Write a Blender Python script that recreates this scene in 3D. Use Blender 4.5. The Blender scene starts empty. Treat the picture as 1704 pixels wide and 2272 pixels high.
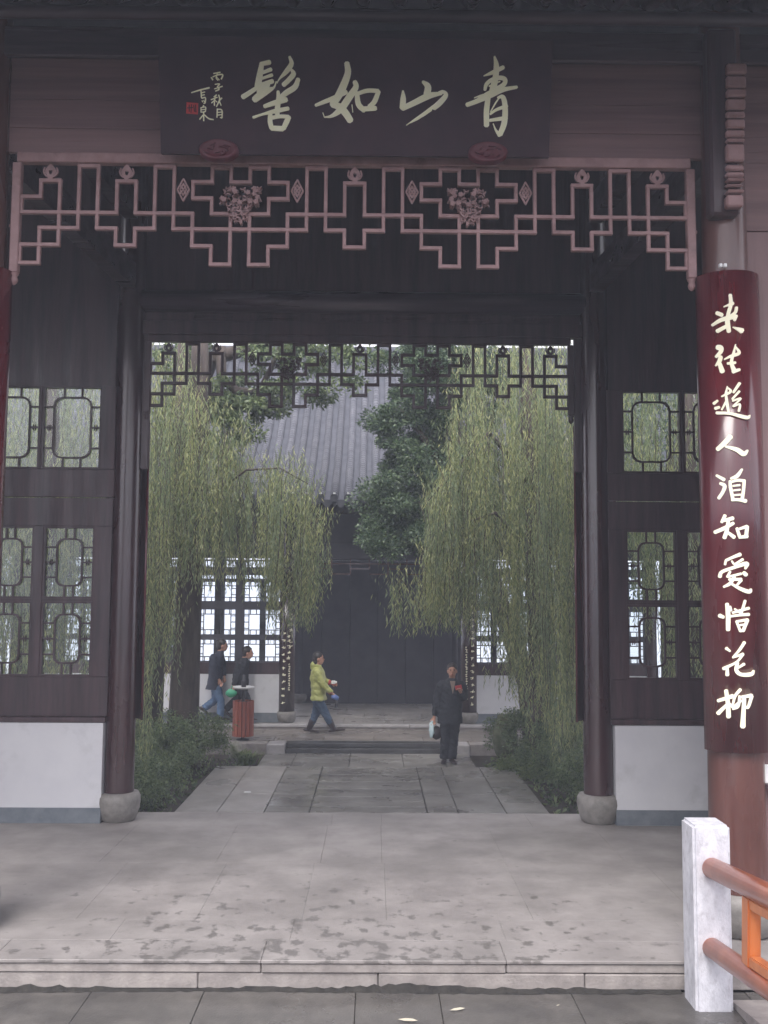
import bpy, bmesh, math, random
import numpy as np
from mathutils import Vector, Matrix

random.seed(7)
RNG = np.random.default_rng(7)
C = bpy.context.scene.collection
SC = bpy.context.scene
R = math.radians

# ------------------------------------------------------------------ camera
FOC = 2213.0                                   # focal length in photo pixels (photo is 1704 x 2272)
CAM = Vector((0, 0, 2.3))
YAW, PITCH, ROLL = 0.0090, R(4.76), 0.0062
CAM_M = Matrix.Translation(CAM) @ Matrix.Rotation(-YAW, 4, 'Z') @ Matrix.Rotation(R(90) + PITCH, 4, 'X') @ Matrix.Rotation(ROLL, 4, 'Z')
cd = bpy.data.cameras.new('camera')
cam = bpy.data.objects.new('camera', cd); C.objects.link(cam)
cam.matrix_world = CAM_M
cd.sensor_fit = 'VERTICAL'; cd.sensor_height = 36.0; cd.sensor_width = 27.0
cd.lens = FOC / 2272 * 36.0
cd.clip_start = 0.05; cd.clip_end = 4000
SC.camera = cam
# ------------------------------------------------------------------ sky, sun, exposure
world = bpy.data.worlds.new('World'); SC.world = world; world.use_nodes = True
nt = world.node_tree; nt.nodes.clear()
sky = nt.nodes.new('ShaderNodeTexSky'); sky.sky_type = 'NISHITA'; sky.sun_disc = False
SUN_EL, SUN_AZ = 52, 200
sky.sun_elevation = R(SUN_EL); sky.sun_rotation = R(SUN_AZ)
sky.air_density = 1.0; sky.dust_density = 6.0; sky.ozone_density = 1.0
hs = nt.nodes.new('ShaderNodeHueSaturation'); hs.inputs['Saturation'].default_value = 0.22
bg = nt.nodes.new('ShaderNodeBackground'); bg.inputs['Strength'].default_value = 0.12
wo = nt.nodes.new('ShaderNodeOutputWorld')
ov = nt.nodes.new('ShaderNodeMix'); ov.data_type = 'RGBA'; ov.inputs['Factor'].default_value = 0.72; ov.inputs['B'].default_value = (8.6, 8.4, 9.3, 1)   # even cloud cover over the clear sky
nt.links.new(sky.outputs[0], hs.inputs['Color']); nt.links.new(hs.outputs[0], ov.inputs['A']); nt.links.new(ov.outputs['Result'], bg.inputs['Color']); nt.links.new(bg.outputs[0], wo.inputs['Surface'])
sl = bpy.data.lights.new('sun', 'SUN'); sl.energy = 1.4; sl.angle = R(30); sl.color = (1.0, 0.96, 0.92)
so = bpy.data.objects.new('sun', sl); C.objects.link(so)
so.rotation_euler = (R(90 - SUN_EL), 0, R(180 - SUN_AZ))
vs = SC.view_settings
vs.view_transform = 'Standard'; vs.look = 'None'; vs.gamma = 1.0; vs.use_curve_mapping = False
vs.exposure = 1.18
SC.render.engine = 'CYCLES'
SC.cycles.use_denoising = True
SC.cycles.max_bounces = 8; SC.cycles.diffuse_bounces = 5; SC.cycles.glossy_bounces = 4
SC.cycles.transparent_max_bounces = 16; SC.cycles.volume_bounces = 3
SC.cycles.caustics_reflective = False; SC.cycles.caustics_refractive = False

# ------------------------------------------------------------------ pixel helper (photo pixel -> world point)
M3 = CAM_M.to_3x3()
def ray(px, py):
    return M3 @ Vector(((px - 852) / FOC, -(py - 1136) / FOC, -1.0))
def at(px, py, Y):
    d = ray(px, py); return CAM + d * (Y / d.y)
def on_plane(px, py, p, n):
    d = ray(px, py); return CAM + d * ((p - CAM).dot(n) / d.dot(n))
def on_cyl(px, py, cx, cy, r):
    d = ray(px, py); a = d.x**2 + d.y**2; b = 2 * (d.x * (CAM.x - cx) + d.y * (CAM.y - cy)); c = (CAM.x - cx)**2 + (CAM.y - cy)**2 - r * r
    disc = max(b * b - 4 * a * c, 0.0)
    return CAM + d * ((-b - math.sqrt(disc)) / (2 * a))

# ------------------------------------------------------------------ materials
MATS = {}
def mat(name, c1, c2=None, rough=0.6, scale=4.0, detail=6, bump=0.0, bscale=40.0, coat=0.0, vary=0.0, stretch=(1, 1, 1), spec=0.5, rrange=None, transl=0.0, island=False, metal=0.0, ramp=(0.35, 0.65), wear=None, patch=None):
    m = bpy.data.materials.new(name); m.use_nodes = True
    n = m.node_tree.nodes; l = m.node_tree.links
    p = n['Principled BSDF']
    p.inputs['Roughness'].default_value = rough; p.inputs['Specular IOR Level'].default_value = spec; p.inputs['Metallic'].default_value = metal
    if coat: p.inputs['Coat Weight'].default_value = coat; p.inputs['Coat Roughness'].default_value = 0.12
    c2 = c2 or c1
    geo = n.new('ShaderNodeNewGeometry')
    mp = n.new('ShaderNodeMapping'); mp.inputs['Scale'].default_value = stretch
    l.new(geo.outputs['Position'], mp.inputs['Vector'])
    nz = n.new('ShaderNodeTexNoise'); nz.inputs['Scale'].default_value = scale; nz.inputs['Detail'].default_value = detail; nz.inputs['Roughness'].default_value = 0.62
    l.new(mp.outputs[0], nz.inputs['Vector'])
    cr = n.new('ShaderNodeValToRGB'); e = cr.color_ramp.elements
    e[0].position, e[1].position = ramp
    e[0].color = (*c1, 1); e[1].color = (*c2, 1)
    l.new(geo.outputs['Random Per Island'] if island else nz.outputs['Fac'], cr.inputs['Fac'])
    if island: e[0].position = 0.0; e[1].position = 1.0
    col = cr.outputs['Color']
    if patch:                                    # (colour, scale): whole twigs lean to another hue
        wn = n.new('ShaderNodeTexNoise'); wn.inputs['Scale'].default_value = patch[1]; wn.inputs['Detail'].default_value = 3
        mp2 = n.new('ShaderNodeMapping'); mp2.inputs['Scale'].default_value = (1, 1, 0.3); l.new(geo.outputs['Position'], mp2.inputs[0]); l.new(mp2.outputs[0], wn.inputs['Vector'])
        mr = n.new('ShaderNodeMapRange'); mr.inputs['From Min'].default_value = 0.42; mr.inputs['From Max'].default_value = 0.62; mr.inputs['To Max'].default_value = 0.75
        l.new(wn.outputs['Fac'], mr.inputs['Value'])
        mx = n.new('ShaderNodeMix'); mx.data_type = 'RGBA'; l.new(mr.outputs[0], mx.inputs['Factor']); l.new(col, mx.inputs['A']); mx.inputs['B'].default_value = (*patch[0], 1); col = mx.outputs['Result']
    if wear:                                     # (colour, scale, low, high) stains with a shape of their own
        wn = n.new('ShaderNodeTexNoise'); wn.inputs['Scale'].default_value = wear[1]; wn.inputs['Detail'].default_value = 8; wn.inputs['Roughness'].default_value = 0.65
        l.new(mp.outputs[0], wn.inputs['Vector'])
        mr = n.new('ShaderNodeMapRange'); mr.inputs['From Min'].default_value = wear[2]; mr.inputs['From Max'].default_value = wear[3]
        l.new(wn.outputs['Fac'], mr.inputs['Value'])
        mx = n.new('ShaderNodeMix'); mx.data_type = 'RGBA'
        l.new(mr.outputs[0], mx.inputs['Factor']); l.new(col, mx.inputs['A']); mx.inputs['B'].default_value = (*wear[0], 1)
        col = mx.outputs['Result']
    if vary:
        oi = n.new('ShaderNodeObjectInfo'); mr = n.new('ShaderNodeMapRange')
        mr.inputs['To Min'].default_value = 1 - vary; mr.inputs['To Max'].default_value = 1 + vary
        l.new(oi.outputs['Random'], mr.inputs['Value'])
        hv = n.new('ShaderNodeHueSaturation'); l.new(mr.outputs[0], hv.inputs['Value']); l.new(col, hv.inputs['Color']); col = hv.outputs[0]
    l.new(col, p.inputs['Base Color'])
    if rrange:
        mr = n.new('ShaderNodeMapRange'); mr.inputs['From Min'].default_value = 0.35; mr.inputs['From Max'].default_value = 0.65
        mr.inputs['To Min'].default_value, mr.inputs['To Max'].default_value = rrange
        n2 = n.new('ShaderNodeTexNoise'); n2.inputs['Scale'].default_value = scale * 0.6; n2.inputs['Detail'].default_value = 5
        l.new(mp.outputs[0], n2.inputs['Vector']); l.new(n2.outputs['Fac'], mr.inputs['Value']); l.new(mr.outputs[0], p.inputs['Roughness'])
    if bump:
        bn = n.new('ShaderNodeTexNoise'); bn.inputs['Scale'].default_value = bscale; bn.inputs['Detail'].default_value = 6
        l.new(mp.outputs[0], bn.inputs['Vector'])
        b = n.new('ShaderNodeBump'); b.inputs['Strength'].default_value = bump; b.inputs['Distance'].default_value = 0.01
        l.new(bn.outputs['Fac'], b.inputs['Height']); l.new(b.outputs[0], p.inputs['Normal'])
    if transl:
        tr = n.new('ShaderNodeBsdfTranslucent'); ms = n.new('ShaderNodeMixShader'); ms.inputs[0].default_value = transl
        l.new(col, tr.inputs['Color']); l.new(p.outputs[0], ms.inputs[1]); l.new(tr.outputs[0], ms.inputs[2])
        l.new(ms.outputs[0], n['Material Output'].inputs['Surface'])
    MATS[name] = m
    return m

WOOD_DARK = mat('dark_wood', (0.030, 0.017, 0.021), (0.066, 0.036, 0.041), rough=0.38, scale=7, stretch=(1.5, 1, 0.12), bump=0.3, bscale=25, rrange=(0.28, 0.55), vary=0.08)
WOOD_BEAM = mat('beam_wood', (0.038, 0.025, 0.032), (0.078, 0.050, 0.060), rough=0.30, scale=6, stretch=(0.12, 1, 1.5), bump=0.25, bscale=30, rrange=(0.25, 0.5))
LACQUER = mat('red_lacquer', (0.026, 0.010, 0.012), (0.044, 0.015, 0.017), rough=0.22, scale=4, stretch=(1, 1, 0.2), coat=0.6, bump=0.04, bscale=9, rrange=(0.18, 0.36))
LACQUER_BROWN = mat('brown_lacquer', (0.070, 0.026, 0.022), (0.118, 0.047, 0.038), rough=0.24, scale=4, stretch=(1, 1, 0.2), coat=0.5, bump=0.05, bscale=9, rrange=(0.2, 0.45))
COUPLET = mat('couplet_lacquer', (0.054, 0.006, 0.010), (0.105, 0.011, 0.016), rough=0.22, scale=4, stretch=(1.2, 1.2, 0.2), coat=0.6, bump=0.035, bscale=9, rrange=(0.18, 0.34))
WOOD_LIT = mat('plain_brown_wood', (0.145, 0.082, 0.080), (0.225, 0.130, 0.126), rough=0.55, scale=2.6, stretch=(0.10, 1, 3.0), bump=0.25, bscale=30, vary=0.03)
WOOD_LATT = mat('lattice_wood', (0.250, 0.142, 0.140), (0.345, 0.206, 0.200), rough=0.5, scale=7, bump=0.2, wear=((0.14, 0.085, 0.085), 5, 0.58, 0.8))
WOOD_PANEL = mat('panel_wood', (0.150, 0.088, 0.086), (0.215, 0.130, 0.127), rough=0.55, scale=2.2, stretch=(2.2, 1, 0.12), bump=0.25, bscale=30, vary=0.08)
BOARD = mat('sign_board_lacquer', (0.030, 0.014, 0.020), (0.044, 0.019, 0.026), rough=0.55, scale=4, spec=0.25)
INK = mat('pale_gold_letters', (0.95, 0.94, 0.62), (0.97, 0.96, 0.70), rough=0.5, scale=12)
INK_W = mat('cream_letters', (0.93, 0.89, 0.64), (0.95, 0.92, 0.70), rough=0.45, scale=12)
RED = mat('seal_red', (0.50, 0.03, 0.03), rough=0.6)
OVAL = mat('carved_dark_red', (0.085, 0.014, 0.024), (0.12, 0.02, 0.03), rough=0.5, scale=20)
PLASTER = mat('white_plaster', (0.56, 0.56, 0.59), (0.63, 0.63, 0.65), rough=0.85, scale=1.4, bump=0.08, bscale=120, wear=((0.42, 0.42, 0.43), 2.6, 0.54, 0.85))
SKIRT = mat('grey_brick_skirting', (0.115, 0.135, 0.160), (0.165, 0.185, 0.205), rough=0.7, scale=7, bump=0.2, wear=((0.22, 0.22, 0.22), 5, 0.60, 0.80))
PLINTH = mat('plinth_granite', (0.17, 0.16, 0.148), (0.26, 0.245, 0.228), rough=0.65, scale=9, bump=0.3, bscale=80, wear=((0.12, 0.115, 0.105), 4, 0.55, 0.75))
MARBLE = mat('weathered_white_marble', (0.46, 0.46, 0.50), (0.62, 0.62, 0.66), rough=0.65, scale=14, stretch=(1, 1, 0.6), bump=0.35, bscale=90, wear=((0.32, 0.31, 0.34), 24, 0.52, 0.78))
RAIL = mat('orange_brown_paint', (0.42, 0.095, 0.036), (0.56, 0.160, 0.066), rough=0.32, scale=5, coat=0.3, bump=0.05)
RAIL_O = mat('orange_varnish', (0.44, 0.115, 0.026), (0.55, 0.175, 0.045), rough=0.28, scale=4, stretch=(3, 3, 0.4), coat=0.4)
STEP = mat('step_stone', (0.22, 0.198, 0.188), (0.32, 0.290, 0.272), rough=0.75, scale=8, bump=0.35, bscale=60, vary=0.08, wear=((0.17, 0.155, 0.15), 6, 0.57, 0.76))
PAVE = mat('wet_pavement', (0.062, 0.058, 0.055), (0.115, 0.107, 0.098), rough=0.4, scale=3, bump=0.25, bscale=70, vary=0.06, rrange=(0.22, 0.6), wear=((0.17, 0.158, 0.148), 2.5, 0.60, 0.8))
PATH = mat('wet_path_stone', (0.170, 0.160, 0.148), (0.250, 0.238, 0.220), rough=0.35, scale=2.5, bump=0.2, bscale=50, vary=0.16, rrange=(0.16, 0.5))
PATH_P = mat('pale_path_stone', (0.270, 0.252, 0.236), (0.350, 0.328, 0.308), rough=0.4, scale=2.5, bump=0.2, bscale=50, vary=0.1, rrange=(0.25, 0.6))
COURT = mat('court_paving', (0.190, 0.168, 0.152), (0.270, 0.240, 0.218), rough=0.4, scale=2, bump=0.2, bscale=50, vary=0.1, rrange=(0.2, 0.55))
DARKSTONE = mat('dark_step_stone', (0.040, 0.040, 0.042), (0.065, 0.064, 0.066), rough=0.35, scale=4, bump=0.2)
PALE = mat('pale_stone_block', (0.33, 0.31, 0.315), (0.44, 0.42, 0.42), rough=0.6, scale=6, bump=0.2)
SOIL = mat('damp_soil', (0.030, 0.024, 0.018), (0.060, 0.050, 0.036), rough=0.9, scale=6, bump=0.5, bscale=30)
DIRT = mat('black_dirt', (0.014, 0.013, 0.012), (0.035, 0.032, 0.028), rough=0.95, scale=14, bump=0.5)
GROUND = mat('ground_earth', (0.06, 0.06, 0.05), (0.09, 0.09, 0.075), rough=0.9, scale=0.3)
TILE = mat('grey_roof_tile', (0.060, 0.063, 0.078), (0.100, 0.102, 0.118), rough=0.7, scale=5, bump=0.2, vary=0.12, wear=((0.14, 0.14, 0.15), 3.5, 0.55, 0.8))
TILE_DK = mat('dark_roof_tile', (0.046, 0.050, 0.064), (0.076, 0.079, 0.096), rough=0.75, scale=5, bump=0.2)
WHITE = mat('white_paint', (0.82, 0.82, 0.82), rough=0.6)
HALL_DK = mat('hall_screen_wood', (0.044, 0.042, 0.054), (0.066, 0.062, 0.076), rough=0.6, scale=2)
BARK = mat('bark', (0.040, 0.030, 0.026), (0.085, 0.066, 0.055), rough=0.9, scale=10, stretch=(1, 1, 0.2), bump=0.8, bscale=25)
WILLOW = mat('willow_leaf', (0.140, 0.200, 0.085), (0.520, 0.520, 0.235), rough=0.5, island=True, transl=0.45, patch=((0.180, 0.245, 0.150), 3.5))
CAMPHOR = mat('camphor_leaf', (0.034, 0.072, 0.040), (0.130, 0.185, 0.090), rough=0.45, island=True, transl=0.2)
CAMPHOR_L = mat('light_camphor_leaf', (0.050, 0.092, 0.040), (0.210, 0.260, 0.110), rough=0.45, island=True, transl=0.3)
SHRUB = mat('shrub_leaf', (0.045, 0.086, 0.036), (0.200, 0.250, 0.110), rough=0.4, island=True, transl=0.2)
SHRUB_L = mat('light_shrub_leaf', (0.08, 0.13, 0.04), (0.20, 0.25, 0.09), rough=0.45, island=True, transl=0.25)
WATER = mat('lake_water', (0.30, 0.32, 0.33), (0.34, 0.36, 0.36), rough=0.12, scale=0.6, bump=0.05, bscale=2.0)
METAL_DK = mat('dark_metal', (0.03, 0.03, 0.035), rough=0.45)
METAL_W = mat('pale_metal', (0.78, 0.78, 0.78), rough=0.35)
SLAT = mat('red_brown_slat', (0.26, 0.060, 0.035), (0.36, 0.095, 0.055), rough=0.45, scale=6, stretch=(2, 2, 0.3), vary=0.1)
BLACK = mat('black_cloth', (0.012, 0.014, 0.020), (0.020, 0.022, 0.030), rough=0.8, scale=12, bump=0.9, bscale=11)
NAVY = mat('navy_cloth', (0.020, 0.024, 0.042), (0.030, 0.034, 0.056), rough=0.8, scale=12, bump=0.9, bscale=11)
JEANS = mat('blue_denim', (0.060, 0.110, 0.200), (0.11, 0.18, 0.30), rough=0.85, scale=9, bump=0.9, bscale=11)
JEANS_D = mat('dark_denim', (0.040, 0.070, 0.125), (0.065, 0.105, 0.17), rough=0.85, scale=9, bump=0.9, bscale=11)
YELLOW = mat('yellow_green_nylon', (0.34, 0.36, 0.105), (0.46, 0.47, 0.165), rough=0.5, scale=9, bump=0.3, bscale=14)
TAN = mat('tan_cloth', (0.26, 0.20, 0.16), rough=0.8)
BEIGE = mat('beige_lining', (0.40, 0.38, 0.18), rough=0.8)
SKIN = mat('skin', (0.46, 0.24, 0.17), (0.52, 0.28, 0.20), rough=0.5, scale=20)
HAIR = mat('black_hair', (0.014, 0.011, 0.011), (0.03, 0.022, 0.02), rough=0.45, scale=30)
LEATHER = mat('dark_leather', (0.028, 0.018, 0.020), rough=0.4)
BAG_B = mat('pale_blue_plastic', (0.46, 0.62, 0.66), (0.60, 0.72, 0.75), rough=0.3, scale=18, bump=0.5, bscale=20)
BAG_G = mat('green_plastic', (0.04, 0.30, 0.16), (0.06, 0.38, 0.22), rough=0.4, scale=10)
RED_C = mat('red_cloth', (0.50, 0.05, 0.05), rough=0.6)
BLUE_C = mat('blue_plastic', (0.12, 0.18, 0.42), rough=0.4)
ROCK = mat('garden_rock', (0.25, 0.24, 0.20), (0.38, 0.36, 0.31), rough=0.85, scale=6, bump=0.5, wear=((0.10, 0.13, 0.05), 4, 0.5, 0.7))
MOSS = mat('mossy_rock', (0.06, 0.075, 0.03), (0.13, 0.14, 0.08), rough=0.9, scale=8, bump=0.6)
PAPER = mat('white_paper', (0.8, 0.8, 0.78), rough=0.6)
LEAFLET = mat('dry_leaf', (0.50, 0.46, 0.36), rough=0.7)

# glass: clear pane with reflection
GLASS = bpy.data.materials.new('window_glass'); GLASS.use_nodes = True
_n = GLASS.node_tree.nodes; _l = GLASS.node_tree.links; _n.remove(_n['Principled BSDF'])
_t = _n.new('ShaderNodeBsdfTransparent'); _t.inputs[0].default_value = (0.93, 0.95, 0.95, 1)
_g = _n.new('ShaderNodeBsdfGlossy'); _g.inputs['Roughness'].default_value = 0.02
_f = _n.new('ShaderNodeFresnel'); _f.inputs[0].default_value = 1.5
_m = _n.new('ShaderNodeMixShader'); _l.new(_f.outputs[0], _m.inputs[0]); _l.new(_t.outputs[0], _m.inputs[1]); _l.new(_g.outputs[0], _m.inputs[2])
_l.new(_m.outputs[0], _n['Material Output'].inputs['Surface'])

# porch floor: dry pinkish stone with damp patches trodden in near the front edge
def floor_material():
    m = mat('porch_stone', (0.220, 0.202, 0.194), (0.322, 0.297, 0.286), rough=0.55, scale=2.2, bump=0.18, bscale=60, vary=0.012)
    n = m.node_tree.nodes; l = m.node_tree.links; p = n['Principled BSDF']
    src = p.inputs['Base Color'].links[0].from_socket
    geo = n.new('ShaderNodeNewGeometry'); sp = n.new('ShaderNodeSeparateXYZ'); l.new(geo.outputs['Position'], sp.inputs[0])
    def math_(op, a, b=None, c=None):
        q = n.new('ShaderNodeMath'); q.operation = op
        for i, v in enumerate((a, b, c)):
            if v is None: continue
            if isinstance(v, (int, float)): q.inputs[i].default_value = v
            else: l.new(v, q.inputs[i])
        return q.outputs[0]
    mp = n.new('ShaderNodeMapping'); mp.inputs['Scale'].default_value = (1.0, 0.8, 1); l.new(geo.outputs['Position'], mp.inputs[0])
    n1 = n.new('ShaderNodeTexNoise'); n1.inputs['Scale'].default_value = 8.5; n1.inputs['Detail'].default_value = 5; n1.inputs['Roughness'].default_value = 0.58; l.new(mp.outputs[0], n1.inputs['Vector'])
    dx = math_('DIVIDE', math_('ADD', sp.outputs['X'], 0.3), 3.0)
    gx = math_('POWER', 2.718, math_('MULTIPLY', math_('MULTIPLY', dx, dx), -1.0))
    mr = n.new('ShaderNodeMapRange'); mr.inputs['From Min'].default_value = 6.6; mr.inputs['From Max'].default_value = 9.2; mr.inputs['To Min'].default_value = 1.0; mr.inputs['To Max'].default_value = 0.25
    l.new(sp.outputs['Y'], mr.inputs['Value'])
    w = math_('MULTIPLY', gx, mr.outputs[0])
    thr = math_('SUBTRACT', 0.71, math_('MULTIPLY', w, 0.225))
    d = math_('DIVIDE', math_('SUBTRACT', n1.outputs['Fac'], thr), 0.075)
    cl = n.new('ShaderNodeClamp'); l.new(d, cl.inputs[0])
    n2 = n.new('ShaderNodeTexNoise'); n2.inputs['Scale'].default_value = 0.9; n2.inputs['Detail'].default_value = 4; l.new(geo.outputs['Position'], n2.inputs['Vector'])
    soft = n.new('ShaderNodeMapRange'); soft.inputs['From Min'].default_value = 0.42; soft.inputs['From Max'].default_value = 0.66; soft.inputs['To Max'].default_value = 0.35
    l.new(n2.outputs['Fac'], soft.inputs['Value'])
    fac = math_('MAXIMUM', math_('MULTIPLY', cl.outputs[0], 0.85), soft.outputs[0])
    mx = n.new('ShaderNodeMix'); mx.data_type = 'RGBA'; l.new(fac, mx.inputs['Factor']); l.new(src, mx.inputs['A']); mx.inputs['B'].default_value = (0.118, 0.108, 0.102, 1)
    l.new(mx.outputs['Result'], p.inputs['Base Color'])
    rr = n.new('ShaderNodeMapRange'); rr.inputs['To Min'].default_value = 0.58; rr.inputs['To Max'].default_value = 0.38; l.new(fac, rr.inputs['Value']); l.new(rr.outputs[0], p.inputs['Roughness'])
    return m
PORCH = floor_material()

# ------------------------------------------------------------------ object helpers (all shapes given in world coordinates)
WORLD = {}
def thing(name, label=None, cat=None, loc=(0, 0, 0), group=None):
    o = bpy.data.objects.new(name, None); C.objects.link(o); o.location = loc; o.empty_display_size = 0.2
    WORLD[o] = Vector(loc)
    if label: o['label'] = label
    if cat: o['category'] = cat
    if group: o['group'] = group
    return o
def tag(o, label, cat, group=None):
    o['label'] = label; o['category'] = cat
    if group: o['group'] = group
    return o
def place(o, parent, org):
    org = Vector(org); WORLD[o] = org
    if parent is not None:
        o.parent = parent; o.location = org - WORLD[parent]
    else: o.location = org
    return o
def link(name, verts, faces, m, parent=None, smooth=False, kind=None, org=None):
    v = np.asarray(verts, float).reshape(-1, 3)
    if org is None:
        lo, hi = v.min(0), v.max(0); org = ((lo[0] + hi[0]) / 2, (lo[1] + hi[1]) / 2, lo[2])
    me = bpy.data.meshes.new(name); me.from_pydata((v - np.array(org)).tolist(), [], [list(f) for f in faces])
    if m: me.materials.append(m)
    if smooth: me.polygons.foreach_set('use_smooth', [True] * len(me.polygons))
    me.update()
    o = bpy.data.objects.new(name, me); C.objects.link(o); place(o, parent, org)
    if kind: o['kind'] = kind
    return o
def copy_of(src, loc, parent):
    o = bpy.data.objects.new(src.name.split('.')[0], src.data); C.objects.link(o); place(o, parent, loc); return o
BOXF = [(0, 3, 2, 1), (4, 5, 6, 7), (0, 1, 5, 4), (1, 2, 6, 5), (2, 3, 7, 6), (3, 0, 4, 7)]
def boxv(x0, x1, y0, y1, z0, z1):
    return [(x0, y0, z0), (x1, y0, z0), (x1, y1, z0), (x0, y1, z0), (x0, y0, z1), (x1, y0, z1), (x1, y1, z1), (x0, y1, z1)]
def box(name, x0, x1, y0, y1, z0, z1, m, parent=None, kind=None, bev=0.0):
    if bev <= 0: return link(name, boxv(x0, x1, y0, y1, z0, z1), BOXF, m, parent, kind=kind)
    bm = bmesh.new(); vs_ = [bm.verts.new(v) for v in boxv(x0, x1, y0, y1, z0, z1)]
    for f in BOXF: bm.faces.new([vs_[i] for i in f])
    bmesh.ops.bevel(bm, geom=bm.edges[:], offset=bev, segments=1, affect='EDGES')
    return from_bm(name, bm, m, parent, kind=kind)
def from_bm(name, bm, m, parent=None, smooth=False, kind=None):
    bm.verts.index_update()
    v = [tuple(q.co) for q in bm.verts]; f = [[q.index for q in fc.verts] for fc in bm.faces]; bm.free()
    return link(name, v, f, m, parent, smooth, kind)
class MB:
    """collects several shapes into one mesh"""
    def __init__(s): s.v = []; s.f = []
    def add(s, v, f):
        b = len(s.v); s.v += [tuple(q) for q in v]; s.f += [tuple(i + b for i in q) for q in f]; return s
    def box(s, *a): return s.add(boxv(*a), BOXF)
    def build(s, name, m, parent=None, smooth=False, kind=None): return link(name, s.v, s.f, m, parent, smooth, kind)
def lathe(profile, cx, cy, n=24, a0=0.0, a1=2 * math.pi):
    full = abs(a1 - a0 - 2 * math.pi) < 1e-6; k = n if full else n + 1
    v = [(cx + r * math.cos(a0 + (a1 - a0) * i / n), cy + r * math.sin(a0 + (a1 - a0) * i / n), z) for (r, z) in profile for i in range(k)]
    f = []
    for j in range(len(profile) - 1):
        for i in range(n):
            i2 = (i + 1) % k; f.append((j * k + i, j * k + i2, (j + 1) * k + i2, (j + 1) * k + i))
    return v, f
def tubev(pts, radii, n=8, cap=True):
    pts = [Vector(p) for p in pts]; v = []; f = []
    if not hasattr(radii, '__len__'): radii = [radii] * len(pts)
    u = None
    for i, p in enumerate(pts):
        d = (pts[min(i + 1, len(pts) - 1)] - pts[max(i - 1, 0)]).normalized()
        if u is None: u = d.orthogonal().normalized()
        u = (u - d * u.dot(d)).normalized(); w = d.cross(u)
        for k in range(n):
            a = 2 * math.pi * k / n; q = p + (u * math.cos(a) + w * math.sin(a)) * radii[i]; v.append(tuple(q))
    for i in range(len(pts) - 1):
        for k in range(n):
            k2 = (k + 1) % n; f.append((i * n + k, i * n + k2, (i + 1) * n + k2, (i + 1) * n + k))
    if cap: f.append(tuple(range(n))[::-1]); f.append(tuple((len(pts) - 1) * n + k for k in range(n)))
    return v, f
def tube(name, pts, radii, m, parent=None, n=8, smooth=True): v, f = tubev(pts, radii, n); return link(name, v, f, m, parent, smooth)
def blob(name, c, r, m, parent=None, seed=0, amp=0.15, seg=12, squash=None):
    rs = np.random.default_rng(seed); ph = rs.random(6) * 6.28; v = []; f = []
    for j in range(seg + 1):
        t = math.pi * j / seg
        for i in range(seg * 2):
            a = math.pi * i / seg; d = Vector((math.sin(t) * math.cos(a), math.sin(t) * math.sin(a), math.cos(t)))
            k = 1 + amp * (math.sin(3 * d.x + ph[0]) * math.cos(4 * d.y + ph[1]) + 0.5 * math.sin(7 * d.z + ph[2] + 5 * d.x))
            v.append((c[0] + d.x * r[0] * k, c[1] + d.y * r[1] * k, c[2] + d.z * r[2] * k))
    N = seg * 2
    for j in range(seg):
        for i in range(N): f.append((j * N + i, (j + 1) * N + i, (j + 1) * N + (i + 1) % N, j * N + (i + 1) % N))
    return link(name, v, f, m, parent, True)
def quads(name, q, m, parent=None, kind=None, org=None):
    """q: (N,4,3) array of leaf faces -> one mesh"""
    q = np.asarray(q, np.float32); N = len(q)
    if org is None:
        lo = q.reshape(-1, 3).min(0); hi = q.reshape(-1, 3).max(0); org = ((lo[0] + hi[0]) / 2, (lo[1] + hi[1]) / 2, lo[2])
    me = bpy.data.meshes.new(name); me.vertices.add(N * 4); me.loops.add(N * 4); me.polygons.add(N)
    me.vertices.foreach_set('co', (q - np.array(org, np.float32)).reshape(-1)); me.loops.foreach_set('vertex_index', np.arange(N * 4, dtype=np.int32))
    me.polygons.foreach_set('loop_start', np.arange(0, N * 4, 4, dtype=np.int32)); me.polygons.foreach_set('loop_total', np.full(N, 4, np.int32))
    me.materials.append(m); me.update(calc_edges=True); me.validate()
    o = bpy.data.objects.new(name, me); C.objects.link(o); place(o, parent, org)
    if kind: o['kind'] = kind
    return o
def structure(o): o['kind'] = 'structure'; return o
def empty_structure(name, loc):
    o = thing(name, loc=loc); o['kind'] = 'structure'; return o
def slabs(name, pieces, z, m, parent, thick=0.08, gap=0.008, jit=0.002, bev=0.004):
    for (x0, x1, y0, y1) in pieces:
        zz = z + random.uniform(-jit, 0)
        box(name, x0 + gap / 2, x1 - gap / 2, y0 + gap / 2, y1 - gap / 2, zz - thick, zz, m, parent, bev=bev)

# ================================================================== GROUND AND PAVING
HAZE = 0.0038
AX = -0.14                                                      # axis of the gate hall
structure(link('ground', [(-420, -420, -2.2), (420, -420, -2.2), (420, 420, -2.2), (-420, 420, -2.2)], [(0, 1, 2, 3)], GROUND))
structure(link('lake_water', [(-418, 27.2, -1.3), (418, 27.2, -1.3), (418, 418, -1.3), (-418, 418, -1.3)], [(0, 1, 2, 3)], WATER))
structure(box('garden_soil', -14, 14, 10.80, 27, -2.1, -0.53, SOIL))
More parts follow.
